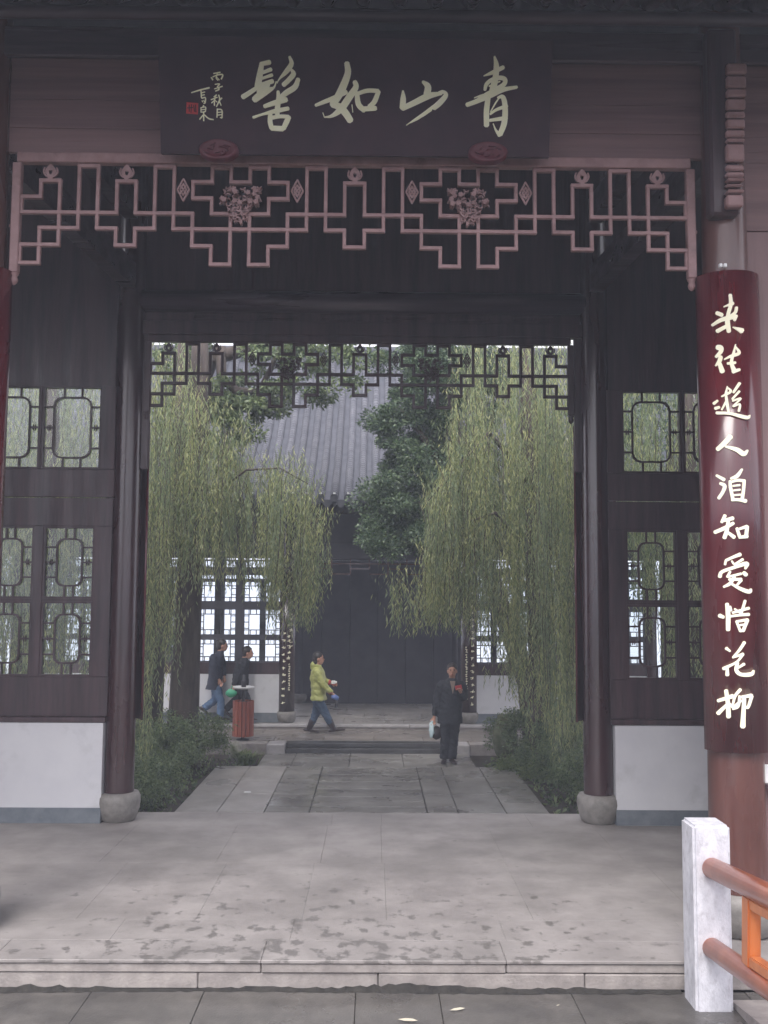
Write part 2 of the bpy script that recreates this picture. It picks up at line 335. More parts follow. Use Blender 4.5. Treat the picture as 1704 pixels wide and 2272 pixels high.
# front pavement
pv = empty_structure('front_pavement', (0, 5.5, -0.3))
structure(box('pavement_bed', -14, 14, -6, 6.51, -2.1, -0.205, SOIL, pv)); 
rows_ = [(6.50, 5.88), (5.88, 5.2)]
xs = [-4.3, -3.1, -1.75, -1.05, -0.1, 0.42, 1.25, 2.35, 3.4, 4.5]
pcs = []
for ri, (y1, y0) in enumerate(rows_):
    for a, b in zip(xs[:-1], xs[1:]): pcs.append((a + 0.22 * ri, b + 0.22 * ri, y0, y1))
slabs('paving_slab', pcs, -0.18, PAVE, pv, thick=0.06, gap=0.004, jit=0.003, bev=0.003)
# step edge stones of the porch (two courses)
stp = empty_structure('porch_step', (0, 6.3, -0.18))
def course(z0, z1, xs, y0, y1, m):
    for a, b in zip(xs[:-1], xs[1:]):
        dy = random.uniform(0, 0.012)
        box('step_stone', a + 0.0025, b - 0.0025, y0 + dy, y1, z0, z1 - random.uniform(0, 0.003), m, stp, bev=0.007)
course(-0.185, -0.086, [-5, -3.1, -1.1, 0.04, 1.35, 2.6, 4.5], 6.525, 6.92, STEP)
course(-0.083, -0.024, [-5, -2.4, -0.7, 0.85, 2.9, 4.5], 6.520, 6.88, STEP)
rd = random.Random(4); v = []; f = []; n_ = 150
for i in range(n_ + 1):
    x = -4.8 + 6.75 * i / n_; h = max(0.002, 0.006 + 0.014 * math.sin(x * 2.1 + 1) + 0.008 * math.sin(x * 5.7) + rd.uniform(-0.008, 0.014)); o_ = 0.02 + 0.03 * (0.5 + 0.5 * math.sin(x * 1.7)) + rd.uniform(0, 0.02)
    v += [(x, 6.52, -0.178 + h), (x, 6.514 - o_ * 0.3, -0.178 + h * 0.7), (x, 6.51 - o_, -0.1805)]
for i in range(n_):
    for q in range(2): f.append((i * 3 + q, i * 3 + q + 1, i * 3 + q + 4, i * 3 + q + 3))
link('dirt', v, f, DIRT, stp, kind='stuff')
# porch floor
pf = empty_structure('porch_floor', (0, 8.4, 0))
box('floor_bed', -6, 6, 6.92, 10.77, -0.6, -0.075, SOIL, pf)
pcs = [(-5, -2.4, 6.508, 6.882), (-2.4, -0.7, 6.512, 6.882), (-0.7, 0.85, 6.509, 6.882), (0.85, 2.9, 6.513, 6.882), (2.9, 4.5, 6.51, 6.882)]
slabs('floor_slab', pcs, 0.0, PORCH, pf, thick=0.022, gap=0.0015, jit=0.0004, bev=0.004)
pcs = []
def band(y0, y1, xs):
    for a, b in zip(xs[:-1], xs[1:]): pcs.append((a, b, y0, y1))
band(6.882, 7.30, [-5, -3.2, -1.75, -0.55, 0.9, 2.15, 4.5]); band(7.30, 8.8, [-5, -3.4, -2.1, -1.25, -0.5, 0.1, 1.15, 2.35, 4.5])
band(8.8, 10.2, [-5, -3.4, -2.35, -1.35, -0.45, 0.08, 1.15, 2.2, 4.5]); band(10.2, 10.79, [-5, -2.9, -1.6, -0.42, 0.09, 1.6, 3, 4.5])
slabs('floor_slab', pcs, 0.0, PORCH, pf, thick=0.07, gap=0.0012, jit=0.0003, bev=0.001)
box('floor_edge', -5, 4.5, 10.6, 10.785, -0.55, -0.076, STEP, pf)
# garden path: near apron of slabs, then a narrower strip, two steps, court
gp = empty_structure('garden_path', (0, 14, -0.48))
box('path_bed', -2.50, 2.25, 10.82, 17.85, -0.9, -0.545, SOIL, gp)
pcs = []; pale = []
ys = [10.82, 11.9, 13.1, 14.25, 15.3, 16.52]
for a, b in zip(ys[:-1], ys[1:]):
    for x0, x1, lst in ((-2.55, -2.0, pale), (-2.0, -1.40, pale), (-1.40, -0.82, pcs), (0.70, 1.1, pcs), (1.1, 1.72, pcs), (1.72, 2.28, pcs)):
        s = random.uniform(-0.12, 0.12); lst.append((x0, x1, a, b))
slabs('path_slab', pcs, -0.482, PATH, gp, thick=0.06, gap=0.014, jit=0.004)
slabs('path_slab', pale, -0.480, PATH_P, gp, thick=0.06, gap=0.010, jit=0.004)
pcs = []; y = 10.82
while y < 16.5:
    d = random.choice((0.26, 0.3, 0.34)); y2 = min(y + d, 16.52)
    pcs.append((-0.82, 0.70, y, y2)); y = y2
slabs('path_strip', pcs, -0.480, PATH, gp, thick=0.06, gap=0.018, jit=0.008)
pcs = []
for a, b in zip([16.52, 16.95, 17.4], [16.95, 17.4, 17.88]):
    for x0, x1 in ((-1.9, -1.35), (-1.35, -0.4), (-0.4, 0.5), (0.5, 1.2), (1.2, 1.68)): pcs.append((x0, x1, a, b))
slabs('path_slab', pcs, -0.486, PATH, gp, thick=0.06, gap=0.012, jit=0.006)
cst = empty_structure('court_steps', (0, 17.6, -0.48))
box('step_stone', -1.55, 1.42, 17.88, 18.3, -0.56, -0.405, DARKSTONE, cst, bev=0.008)
box('step_stone', -1.55, 1.42, 18.0, 18.3, -0.404, -0.326, DARKSTONE, cst, bev=0.008)
box('cheek_stone', -1.88, -1.56, 17.84, 18.3, -0.56, -0.33, PALE, cst, bev=0.015)
box('cheek_stone', 1.43, 1.70, 17.84, 18.3, -0.56, -0.33, PALE, cst, bev=0.015)
ct = empty_structure('courtyard', (0, 18.6, -0.32))
box('court_bed', -9, 9, 18.3, 19.70, -0.9, -0.385, SOIL, ct)
box('court_kerb', -9, -1.89, 17.98, 18.29, -0.9, -0.33, STEP, ct, bev=0.01); box('court_kerb', 1.71, 9, 17.98, 18.29, -0.9, -0.33, STEP, ct, bev=0.01)
pcs = []
for ri, (a, b) in enumerate(((18.3, 18.75), (18.75, 19.2), (19.2, 19.70))):
    x = -9 + 0.3 * ri
    while x < 9: pcs.append((x, x + 0.9, a, b)); x += 0.9
slabs('court_slab', pcs, -0.32, COURT, ct, thick=0.06, gap=0.008, jit=0.003)

# ================================================================== GATE HALL
gate = thing('gate_hall', 'dark timber gate hall with open centre bay framing the garden', 'building', (AX, 8.4, 0))
FC_Y, IC_Y = 7.10, 10.42                                        # front and inner column rows
FXL, FXR = -2.86, 2.545
IXL, IXR = AX - 2.46, AX + 2.455
def column(x, y, r, ztop, m, plinth_h=0.285, pr=0.225, z0=0.0, parent=None, lean=0.0, taper=0.97):
    n = 28; prof = [(r, plinth_h + z0), (r * 0.97, z0 + 1.6), (r * taper, ztop)]
    v, f = lathe(prof, x, y, n)
    v = [(p[0] + lean * (p[2] / ztop), p[1], p[2]) for p in v]
    c = link('column', v, f, m, parent or gate, True)
    h = plinth_h
    pl = [(pr * 0.70, z0), (pr * 0.82, z0 + 0.02), (pr * 0.96, z0 + h * 0.42), (pr, z0 + h * 0.68), (pr * 0.985, z0 + h * 0.86), (pr * 0.90, z0 + h * 0.985), (r * 0.8, z0 + h)]
    v, f = lathe(pl, x, y, n); link('plinth', v, f, PLINTH, c, True)
    return c
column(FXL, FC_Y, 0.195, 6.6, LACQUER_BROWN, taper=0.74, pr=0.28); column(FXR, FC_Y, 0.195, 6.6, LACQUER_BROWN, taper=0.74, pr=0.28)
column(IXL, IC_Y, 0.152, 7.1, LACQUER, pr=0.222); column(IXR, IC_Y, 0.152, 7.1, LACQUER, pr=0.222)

# ---- hanging lattice (the same pattern for both rows of columns)
NX = lambda n: 22 + 41.8 * n
NROW = [370, 404, 441, 476, 511, 549, 590]
HSEG = {0: [(1, 2), (4, 5), (6, 7), (9, 10), (13, 14)], 1: [(3, 4), (5, 6), (7, 8), (11, 12), (15, 16)], 2: [(3, 4), (7, 8), (16, 17)],
        3: [(0, 3), (4, 5), (6, 7), (8, 11), (12, 17)], 4: [(0, 1), (2, 9), (10, 11), (12, 13), (14, 16)], 5: [(3, 4), (7, 8), (11, 12), (15, 17)], 6: [(4, 5), (6, 7), (16, 17)]}
VSEG = {0: [(1, 3), (4, 5)], 1: [(0, 4)], 2: [(0, 4)], 3: [(1, 2), (3, 5)], 4: [(0, 1), (2, 3), (5, 6)], 5: [(0, 1), (3, 6)], 6: [(0, 1), (3, 6)], 7: [(0, 1), (2, 3), (5, 6)],
        8: [(1, 2), (3, 5)], 9: [(0, 4)], 10: [(0, 4)], 11: [(1, 3), (4, 5)], 12: [(1, 3), (4, 5)], 13: [(0, 4)], 14: [(0, 4)], 15: [(1, 5)], 16: [(1, 2), (4, 6)], 17: [(2, 3), (5, 6)]}
def stroke_poly(pts, res=6):
    """list of (x, y, w) -> smooth left/right outline with rounded ends"""
    P = [np.array(p, float) for p in pts]
    if len(P) == 1: P = [P[0] - np.array([P[0][2] * 0.05, 0, 0]), P[0] + np.array([P[0][2] * 0.05, 0, 0])]
    E = [2 * P[0] - P[1]] + P + [2 * P[-1] - P[-2]]
    S = []
    for i in range(1, len(E) - 2):
        for k in range(res):
            t = k / res; a, b, c, d = E[i - 1], E[i], E[i + 1], E[i + 2]
            S.append(0.5 * (2 * b + (c - a) * t + (2 * a - 5 * b + 4 * c - d) * t * t + (3 * b - a - 3 * c + d) * t**3))
    S.append(P[-1]); S = np.array(S); T = np.gradient(S[:, :2], axis=0)
    T /= np.maximum(np.linalg.norm(T, axis=1, keepdims=True), 1e-6); Nn = np.stack([-T[:, 1], T[:, 0]], 1)
    hw = np.maximum(S[:, 2:3], 2) * 0.5
    S2 = S[:, :2]
    a0, a1 = S2[0] - T[0] * hw[0] * 0.55, S2[-1] + T[-1] * hw[-1] * 0.55
    L = [a0 + Nn[0] * hw[0] * 0.5] + list(S2 + Nn * hw) + [a1 + Nn[-1] * hw[-1] * 0.5]
    Rr = [a0 - Nn[0] * hw[0] * 0.5] + list(S2 - Nn * hw) + [a1 - Nn[-1] * hw[-1] * 0.5]
    return L, Rr
def strokes(name, strokes_, mapper, m, parent, thick=0.006):
    """brush strokes -> one raised mesh; mapper(x, y, h) gives the world point h metres above the board"""
    mb = MB()
    for si, s in enumerate(strokes_):
        L, Rr = stroke_poly(s); n = len(L); h = thick + 0.0004 * si
        v = []
        for hh in (h, -0.002):
            v += [mapper(p[0], p[1], hh) for p in L] + [mapper(p[0], p[1], hh) for p in Rr]
        f = []
        for i in range(n - 1):
            f.append((i, i + 1, n + i + 1, n + i)); f.append((2 * n + i, 2 * n + i + 1, i + 1, i)); f.append((n + i, n + i + 1, 3 * n + i + 1, 3 * n + i))
        f.append((0, n, 3 * n, 2 * n)); f.append((n - 1, 3 * n - 1, 4 * n - 1, 2 * n - 1))
        mb.add(v, f)
    return mb.build(name, m, parent)
CARVE = []                                                       # flower-basket carving, in lattice units
rc = random.Random(3)
for k in range(105):                                             # leafy sprays filling a basket shape
    y_ = rc.uniform(-28, 54); lim = 46 if y_ < 6 else (40 - (y_ - 6) * 0.9 if y_ < 28 else 17); x_ = rc.uniform(-lim, lim)
    a = rc.uniform(0, 6.28); l_ = rc.uniform(4, 7.5); b = a + rc.uniform(0.6, 1.4)
    CARVE.append([(x_ - math.cos(a) * l_, max(y_ - math.sin(a) * l_, -31), 1.8), (x_, y_, rc.uniform(2.6, 4.0)), (x_ + math.cos(b) * l_, max(y_ + math.sin(b) * l_, -31), 1.6)])
for k in range(13):                                              # blossoms of five petals
    y_ = rc.uniform(-22, 12); x_ = rc.uniform(-40, 40)
    for q in range(5): CARVE.append([(x_ + 1.2 * math.cos(q * 1.257), y_ + 1.2 * math.sin(q * 1.257), 2.5), (x_ + 4.6 * math.cos(q * 1.257), y_ + 4.6 * math.sin(q * 1.257), 4.2)])
BUD = [[(0, -16, 5), (-5, -8, 7), (-8, 0, 8), (-5, 7, 6), (-3, 14, 5)], [(0, -16, 5), (5, -8, 7), (8, 0, 8), (5, 7, 6), (3, 14, 5)], [(-13, -9, 3), (-15, 0, 3.5), (-10, 9, 3.5), (0, 12, 3.5)], [(13, -9, 3), (15, 0, 3.5), (10, 9, 3.5), (0, 12, 3.5)], [(0, 8, 5), (0, 18, 6)], [(0, -12, 8), (0, -4, 6)]]
DIA = [[(0, -25, 3.5), (13, 0, 3.5)], [(13, 0, 3.5), (0, 25, 3.5)], [(0, 25, 3.5), (-13, 0, 3.5)], [(-13, 0, 3.5), (0, -25, 3.5)], [(0, -13, 3.5), (7, 0, 3.5)], [(7, 0, 3.5), (0, 13, 3.5)], [(0, 13, 3.5), (-7, 0, 3.5)], [(-7, 0, 3.5), (0, -13, 3.5)], [(-7, -10, 3), (7, 10, 3)], [(7, -10, 3), (-7, 10, 3)]]
TURN = [[(0, 0, 8), (7, 0, 4), (9, 0, 9), (14, 0, 3.5)]]
def hanging_lattice(cx, Y, ztop, unit, m, bar, half_w):
    fr = box('hanging_lattice', cx - half_w, cx + half_w, Y - 0.035, Y + 0.035, ztop, ztop + 0.075, m, gate, bev=0.006)
    zr = lambda r: ztop - 0.004 - (NROW[r] - 366) * unit
    b = bar / 2
    for sgn in (-1, 1):
        for r, segs in HSEG.items():
            for a, e in segs:
                x0, x1 = cx + sgn * NX(a) * unit, cx + sgn * NX(e) * unit
                if x0 > x1: x0, x1 = x1, x0
                box('lattice_bar', x0 - b, x1 + b, Y - 0.018, Y + 0.018, zr(r) - b, zr(r) + b, m, fr, bev=0.003)
        for c_, segs in VSEG.items():
            for r0, r1 in segs:
                x = cx + sgn * NX(c_) * unit
                box('lattice_bar', x - b + 0.0005, x + b - 0.0005, Y - 0.0155, Y + 0.0155, zr(r1), zr(r0), m, fr, bev=0.003)
    for r, dz in ((1, 0), (5, 0)):
        box('lattice_bar', cx - NX(0) * unit - b, cx + NX(0) * unit + b, Y - 0.018, Y + 0.018, zr(r) - b, zr(r) + b, m, fr, bev=0.003)
    def orn(name, S, ox, oy, flip=1):
        mp = lambda x, y, h: (cx + (ox + flip * x) * unit, Y - 0.004 - h, ztop - 0.004 - (oy + y - 366) * unit)
        strokes(name, S, mp, m, fr, thick=0.014)
    orn('carved_bud', BUD, 0, 385)
    for sgn in (-1, 1):
        for c_ in (11.5, 15.5): orn('carved_bud', BUD, sgn * NX(c_), 385)
        for c_ in (2.5, 8.5): orn('carved_diamond', DIA, sgn * NX(c_), 423)
        orn('carved_flowers', CARVE, sgn * NX(5.5), 446, sgn)
        orn('carved_turning', TURN, sgn * 754, 508, -sgn)
        # outer upright with a turned drop
        x = cx + sgn * half_w
        hb = 0.032
        up = box('lattice_upright', x - hb, x + hb, Y - 0.03, Y + 0.03, zr(6) - 0.075, ztop - 0.001, m, fr, bev=0.006)
        v, f = lathe([(0.028, zr(6) - 0.075), (0.034, zr(6) - 0.085), (0.022, zr(6) - 0.10), (0.030, zr(6) - 0.125), (0.022, zr(6) - 0.15), (0.004, zr(6) - 0.165)], x, Y, 12)
        link('upright_drop', v, f, m, up, True)
    return fr
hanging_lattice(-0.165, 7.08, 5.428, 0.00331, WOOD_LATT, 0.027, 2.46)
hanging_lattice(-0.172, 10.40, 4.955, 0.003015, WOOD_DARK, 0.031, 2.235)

# ---- front: planks above the lattice, beam, purlin, rafters
z = 5.523; k = 0
for hgt in (0.085, 0.10, 0.09, 0.13, 0.16, 0.18, 0.2):
    box('plank', FXL + 0.15, FXR - 0.15, 7.10 + 0.004 * (k % 2), 7.14, z + 0.0008, z + hgt - 0.0008, WOOD_LIT, gate, bev=0.0015); z += hgt; k += 1
tube('purlin', [(-5.5, 6.94, 6.505), (4.6, 6.94, 6.505)], 0.048, WOOD_BEAM, gate, n=20)
box('eave_beam', -5.5, 4.6, 7.02, 7.07, 6.22, 6.45, WOOD_BEAM, gate, bev=0.01)
v, f = tubev([(0, 5.1, 5.94), (0, 6.93, 6.615), (0, 8.75, 7.9)], 0.055, 10)
raf = None
for i in range(38):
    x = -5.35 + i * 0.262
    if raf is None: raf = link('rafter', [(p[0] + x, p[1], p[2]) for p in v], f, WOOD_BEAM, gate, True)
    else: copy_of(raf, WORLD[raf] + Vector((i * 0.262, 0, 0)), gate)
def sheet(name, prof, x0, x1, th, m, parent):
    v = []; n = len(prof)
    for x in (x0, x1):
        v += [(x, y_, z_) for y_, z_ in prof] + [(x, y_, z_ + th) for y_, z_ in prof]
    f = []
    for i in range(n - 1):
        f += [(i, i + 1, 2 * n + i + 1, 2 * n + i), (n + i, 3 * n + i, 3 * n + i + 1, n + i + 1), (i, n + i, n + i + 1, i + 1), (2 * n + i, 2 * n + i + 1, 3 * n + i + 1, 3 * n + i)]
    f += [(0, 2 * n, 3 * n, n), (n - 1, 2 * n - 1, 4 * n - 1, 3 * n - 1)]
    return link(name, v, f, m, parent)
sheet('roof', [(5.05, 5.99), (6.93, 6.675), (8.77, 7.97), (10.6, 6.95), (12.0, 6.35)], -6.5, 5.6, 0.2, TILE_DK, gate)
# tie beams, inner beams and the panel over the rear lattice
for xa, xb in ((FXL, IXL), (FXR, IXR)):
    v = boxv(-0.07, 0.07, 7.26, 10.27, 0, 0.26)
    dx = (xb - xa) / (10.27 - 7.26)
    v = [(xa + p[0] + (p[1] - 7.26) * dx, p[1], 5.50 + p[2]) for p in v]
    link('tie_beam', v, BOXF, WOOD_BEAM, gate)
    v = [(p[0], p[1], p[2] + 0.75) for p in v]; link('tie_beam', v, BOXF, WOOD_BEAM, gate)
L0, L1 = IXL + 0.11, IXR - 0.11
for xa, xb in ((IXL + 0.12, IXL + 0.215), (IXR - 0.215, IXR - 0.12)): box('jamb', xa, xb, 10.385, 10.455, 3.6, 5.032, WOOD_DARK, gate, bev=0.004)
zt = 5.03
box('lintel', L0, L1, 10.36, 10.48, zt + 0.003, zt + 0.15, WOOD_DARK, gate, bev=0.008)
box('panel_board', L0, L1, 10.40, 10.44, zt + 0.15, zt + 0.26, WOOD_DARK, gate)
for i in range(6):
    xx = L0 + 0.55 + i * 0.68
    box('carved_slot', xx, xx + 0.42, 10.385, 10.399, zt + 0.185, zt + 0.225, WOOD_DARK, gate, bev=0.006)
v, f = tubev([(L0, 10.42, zt + 0.37), (L1, 10.42, zt + 0.37)], 0.12, 18); link('beam', v, f, WOOD_BEAM, gate, True)
box('upper_panel', L0, L1, 10.40, 10.45, zt + 0.47, 7.0, WOOD_DARK, gate)
box('upper_panel', -5.5, IXL - 0.11, 10.40, 10.45, 4.46, 7.0, WOOD_DARK, gate); box('upper_panel', IXR + 0.11, 4.5, 10.40, 10.45, 4.46, 7.0, WOOD_DARK, gate)
box('side_wall', -5.45, -5.35, 7.2, 10.4, 0.0, 6.6, WOOD_DARK, gate); box('side_wall', 4.4, 4.5, 7.2, 10.4, 0.0, 6.6, WOOD_DARK, gate)
# ---- side bays: half wall, panels and lattice windows
zz = lambda py: at(852, py, 10.34).z
def xpx(px): return at(px, 1350, 10.34).x
def ring(x0, x1, z0, z1, cut, y0, y1, t):
    def outline(o):
        c_ = cut - o * 0.55; pts = []
        for (cx_, cz_, a0) in ((x1 - o - c_, z1 - o - c_, 0), (x0 + o + c_, z1 - o - c_, 90), (x0 + o + c_, z0 + o + c_, 180), (x1 - o - c_, z0 + o + c_, 270)):
            for k_ in range(4):
                a = R(a0 + 30 * k_); pts.append((cx_ + c_ * math.cos(a), cz_ + c_ * math.sin(a)))
        return pts
    A = outline(0); B = outline(t); n = len(A)
    v = [(p[0], y0, p[1]) for p in A] + [(p[0], y0, p[1]) for p in B] + [(p[0], y1, p[1]) for p in A] + [(p[0], y1, p[1]) for p in B]; f = []
    for i in range(n):
        j = (i + 1) % n
        f += [(i, n + i, n + j, j), (2 * n + i, 2 * n + j, 3 * n + j, 3 * n + i), (i, j, 2 * n + j, 2 * n + i), (n + i, 3 * n + i, 3 * n + j, n + j)]
    return v, f
def window(x0, x1, z0, z1, kind, parent, Y=10.34, glass=True):
    w, h = x1 - x0, z1 - z0; t = 0.018
    mb = MB(); e = 0.02
    mb.box(x0 - e, x1 + e, Y - 0.03, Y + 0.03, z0 - e, z0); mb.box(x0 - e, x1 + e, Y - 0.03, Y + 0.03, z1, z1 + e)
    mb.box(x0 - e, x0, Y - 0.028, Y + 0.028, z0, z1); mb.box(x1, x1 + e, Y - 0.028, Y + 0.028, z0, z1)
    wn = mb.build('window', WOOD_DARK, parent)
    if kind == 'top': fx0, fx1, fz0, fz1, tx, sz = 0.15, 0.85, 0.11, 0.89, (0.345, 0.665), (0.24, 0.5, 0.76)
    else: fx0, fx1, fz0, fz1, tx, sz = 0.22, 0.79, 0.145, 0.855, (0.41, 0.60), (0.28, 0.5, 0.72)
    v, f = ring(x0 + w * fx0, x0 + w * fx1, z0 + h * fz0, z0 + h * fz1, w * 0.16, Y - 0.014, Y + 0.014, t)
    link('lattice_ring', v, f, WOOD_DARK, wn)
    for q in tx:
        for a, b in ((z0, z0 + h * fz0 + 0.004), (z0 + h * fz1 - 0.004, z1)):
            box('lattice_bar', x0 + w * q - t / 2, x0 + w * q + t / 2, Y - 0.012, Y + 0.012, a, b, WOOD_DARK, wn)
    for i, q in enumerate(sz):
        for a, b in ((x0, x0 + w * fx0 + 0.004), (x0 + w * fx1 - 0.004, x1)):
            box('lattice_bar', a, b, Y - 0.012, Y + 0.012, z0 + h * q - t / 2, z0 + h * q + t / 2, WOOD_DARK, wn)
            if i == 1:
                c_ = (a + b) / 2
                mb = MB()
                for dx_ in (-0.011, 0.011): mb.add(*lathe([(0.002, z0 + h * q - 0.035), (0.009, z0 + h * q - 0.012), (0.009, z0 + h * q + 0.012), (0.002, z0 + h * q + 0.035)], c_ + dx_, Y, 6))
                mb.build('lattice_knot', WOOD_DARK, wn)
    if glass: box('pane', x0, x1, Y + 0.016, Y + 0.020, z0, z1, GLASS, wn)
    return wn
def side_bay(sgn):
    if sgn < 0:
        ups = [(85, 210), (-53, 72), (-191, -66)]; los = [(98, 203), (-33, 68), (-166, -64)]; inner, outer, post = 246, -420, (211, 246)
    else:
        ups = [(1387.5, 1514), (1526, 1652), (1664, 1790)]; los = [(1393, 1498), (1527, 1632), (1661, 1766)]; inner, outer, post = 1350, 1900, (1350, 1387)
    YF = 10.34
    wi = at(226, 1700, 10.26).x if sgn < 0 else at(1366, 1700, 10.26).x; wo_ = xpx(outer)
    x0, x1 = min(wi, wo_), max(wi, wo_)
    box('half_wall', x0, x1, 10.26, 10.48, 0.152, zz(1605), PLASTER, gate)
    box('wall_skirting', x0, x1 + (0.0), 10.252, 10.48, 0.0, 0.151, SKIRT, gate)
    a, b = min(xpx(inner), wo_), max(xpx(inner), wo_)
    box('sill_rail', a, b, 10.245, 10.46, zz(1604), zz(1592), WOOD_DARK, gate, bev=0.006)
    box('panel', a, b, 10.31, 10.37, zz(1592) + 0.001, zz(1500) - 0.021, WOOD_DARK, gate, bev=0.004)
    box('panel', a, b, 10.31, 10.37, zz(1177) + 0.021, zz(1110), WOOD_DARK, gate, bev=0.004)
    box('panel', a, b, 10.315, 10.37, zz(1108), zz(1042) - 0.021, WOOD_DARK, gate, bev=0.004)
    box('panel', a, b, 10.31, 10.37, zz(867) + 0.021, 4.455, WOOD_DARK, gate, bev=0.004)
    for p0, p1 in ups: window(xpx(p0), xpx(p1), zz(1042), zz(867), 'top', gate, YF)
    for p0, p1 in los:
        window(xpx(p0), xpx(p1), zz(1328), zz(1177), 'low', gate, YF); window(xpx(p0), xpx(p1), zz(1500), zz(1343), 'low', gate, YF)
    # stiles between the windows
    def stiles(lst, za, zb):
        e = [(min(q), max(q)) for q in lst]; e.sort()
        lim0, lim1 = (outer, inner) if sgn < 0 else (inner, outer)
        edges = [lim0] + [q for p in e for q in p] + [lim1]
        for i in range(0, len(edges), 2):
            if edges[i + 1] - edges[i] > 2: box('stile', xpx(edges[i]) + (0.02 if i else 0), xpx(edges[i + 1]) - (0.02 if i < len(edges) - 2 else 0), 10.30, 10.38, za, zb, WOOD_DARK, gate, bev=0.003)
    for p0, p1 in los: box('rail', xpx(p0) - 0.02, xpx(p1) + 0.02, 10.315, 10.365, zz(1343) + 0.0205, zz(1328) - 0.0205, WOOD_DARK, gate)
    stiles(ups, zz(1042) - 0.02, zz(867) + 0.02); stiles(los, zz(1500) - 0.02, zz(1177) + 0.02)
side_bay(-1); side_bay(1)

# ---- right bay of the front: plank wall with a small notice
for i in range(6):
    xa = FXR + 0.12 + i * 0.29; box('plank', xa + 0.001, xa + 0.289, 7.12 + 0.003 * (i % 2), 7.18, 0.95, 4.97, WOOD_PANEL, gate, bev=0.004)
box('panel_stile', FXR + 0.14, FXR + 0.34, 7.095, 7.12, 0.95, 4.972, WOOD_PANEL, gate, bev=0.004)
box('panel_rail', FXR + 0.12, 4.4, 7.085, 7.12, 4.974, 5.49, WOOD_LIT, gate, bev=0.004)
z = 5.495
for hgt in (0.08, 0.12, 0.1, 0.16, 0.2, 0.2):
    box('plank', FXR + 0.12, 4.4, 7.10, 7.14, z + 0.0008, z + hgt - 0.0008, WOOD_LIT, gate, bev=0.0015); z += hgt
box('dado', FXR + 0.12, 4.4, 7.14, 7.22, 0.0, 0.948, WOOD_PANEL, gate, bev=0.004)
# carved corbel on the right front column (stacked mouldings)
def corbel(x):
    zb, zt_ = at(1625, 478, 6.80).z, 6.40
    cb = box('corbel', x - 0.125, x + 0.085, 6.86, 7.0, zb + 0.03, zt_, WOOD_DARK, gate, bev=0.02)
    spec = [(0.10, 0.075, 0.0), (0.035, 0.09, 0.022), (0.032, 0.05, 0.0), (0.035, 0.08, 0.0), (0.05, 0.06, 0.0), (0.055, 0.05, 0.012), (0.14, 0.055, 0.0), (0.04, 0.06, 0.0), (0.065, 0.05, 0.0), (0.08, 0.05, 0.0), (0.06, 0.045, 0.0), (0.09, 0.05, 0.0), (0.07, 0.06, 0.0), (0.10, 0.05, 0.0), (0.09, 0.06, 0.0)]
    zc = zb + 0.06
    for i, (h, d, g) in enumerate(spec):
        w = 0.060 + 0.0008 * i
        box('corbel_moulding', x + 0.02 - w + 0.003 * i, x + 0.02 + w + 0.003 * i, 6.86 - d, 6.859, zc, zc + h - 0.012, WOOD_LATT, cb, bev=0.012)
        zc += h + g
corbel(FXR - 0.045)

# ================================================================== NAME BOARD
nb_c = Vector((-0.159, 6.90, 5.432)); TILT = R(14)
nb_u = Vector((0, -math.sin(TILT), math.cos(TILT))); nb_n = Vector((0, -math.cos(TILT), -math.sin(TILT)))
nb = thing('name_board', 'wide dark lacquered board with four large pale characters hung under the eave', 'sign board', tuple(nb_c))
hw_, hh_ = 1.387, 0.79
def slab(name, hw0, hw1, h0, h1, n0, n1, m, parent):
    v = []
    for nn in (n1, n0):
        for (uu, ww) in ((h0, -hw0), (h0, hw0), (h1, hw1), (h1, -hw1)): v.append(tuple(nb_c + nb_u * uu + nb_n * nn + Vector((ww, 0, 0))))
    return link(name, v, [(0, 1, 2, 3), (7, 6, 5, 4), (0, 4, 5, 1), (1, 5, 6, 2), (2, 6, 7, 3), (3, 7, 4, 0)], m, parent)
slab('board', hw_, hw_, 0.0, hh_, -0.05, 0.0, BOARD, nb)
def nbmap(x, y, h):
    p = on_plane(x, y, nb_c, nb_n); return tuple(p + nb_n * h)
def sc(ox, oy, s, S): return [[(ox + a / s, oy + b / s, w / s) for a, b, w in st] for st in S]
CH_JI = [[(715, 165, 40), (700, 250, 52), (682, 345, 55), (668, 385, 40)], [(705, 168, 36), (785, 152, 42)], [(715, 246, 28), (797, 214, 34)], [(710, 296, 22), (806, 264, 30)], [(700, 352, 32), (810, 318, 40)],
         [(690, 362, 30), (620, 412, 40), (548, 458, 44)], [(842, 320, 8), (822, 372, 18), (770, 400, 50), (690, 450, 62), (650, 482, 56)], [(770, 345, 50), (720, 380, 50), (690, 420, 50)],
         [(958, 105, 22), (975, 165, 40), (932, 232, 42), (872, 296, 14), (848, 335, 6)], [(978, 222, 26), (992, 258, 44), (950, 310, 42), (905, 352, 40)], [(1035, 300, 36), (1005, 370, 48), (930, 420, 48), (880, 462, 34), (862, 495, 30)],
         [(858, 408, 26), (862, 470, 40), (852, 560, 46), (850, 610, 40)], [(738, 540, 34), (830, 508, 44), (930, 480, 46)], [(640, 637, 24), (720, 610, 20), (830, 582, 38), (948, 558, 34)],
         [(790, 600, 36), (788, 670, 42), (800, 728, 40)], [(800, 730, 44), (900, 736, 46)], [(905, 735, 40), (935, 670, 46), (955, 632, 36)], [(800, 640, 34), (880, 628, 32), (950, 632, 34)]]
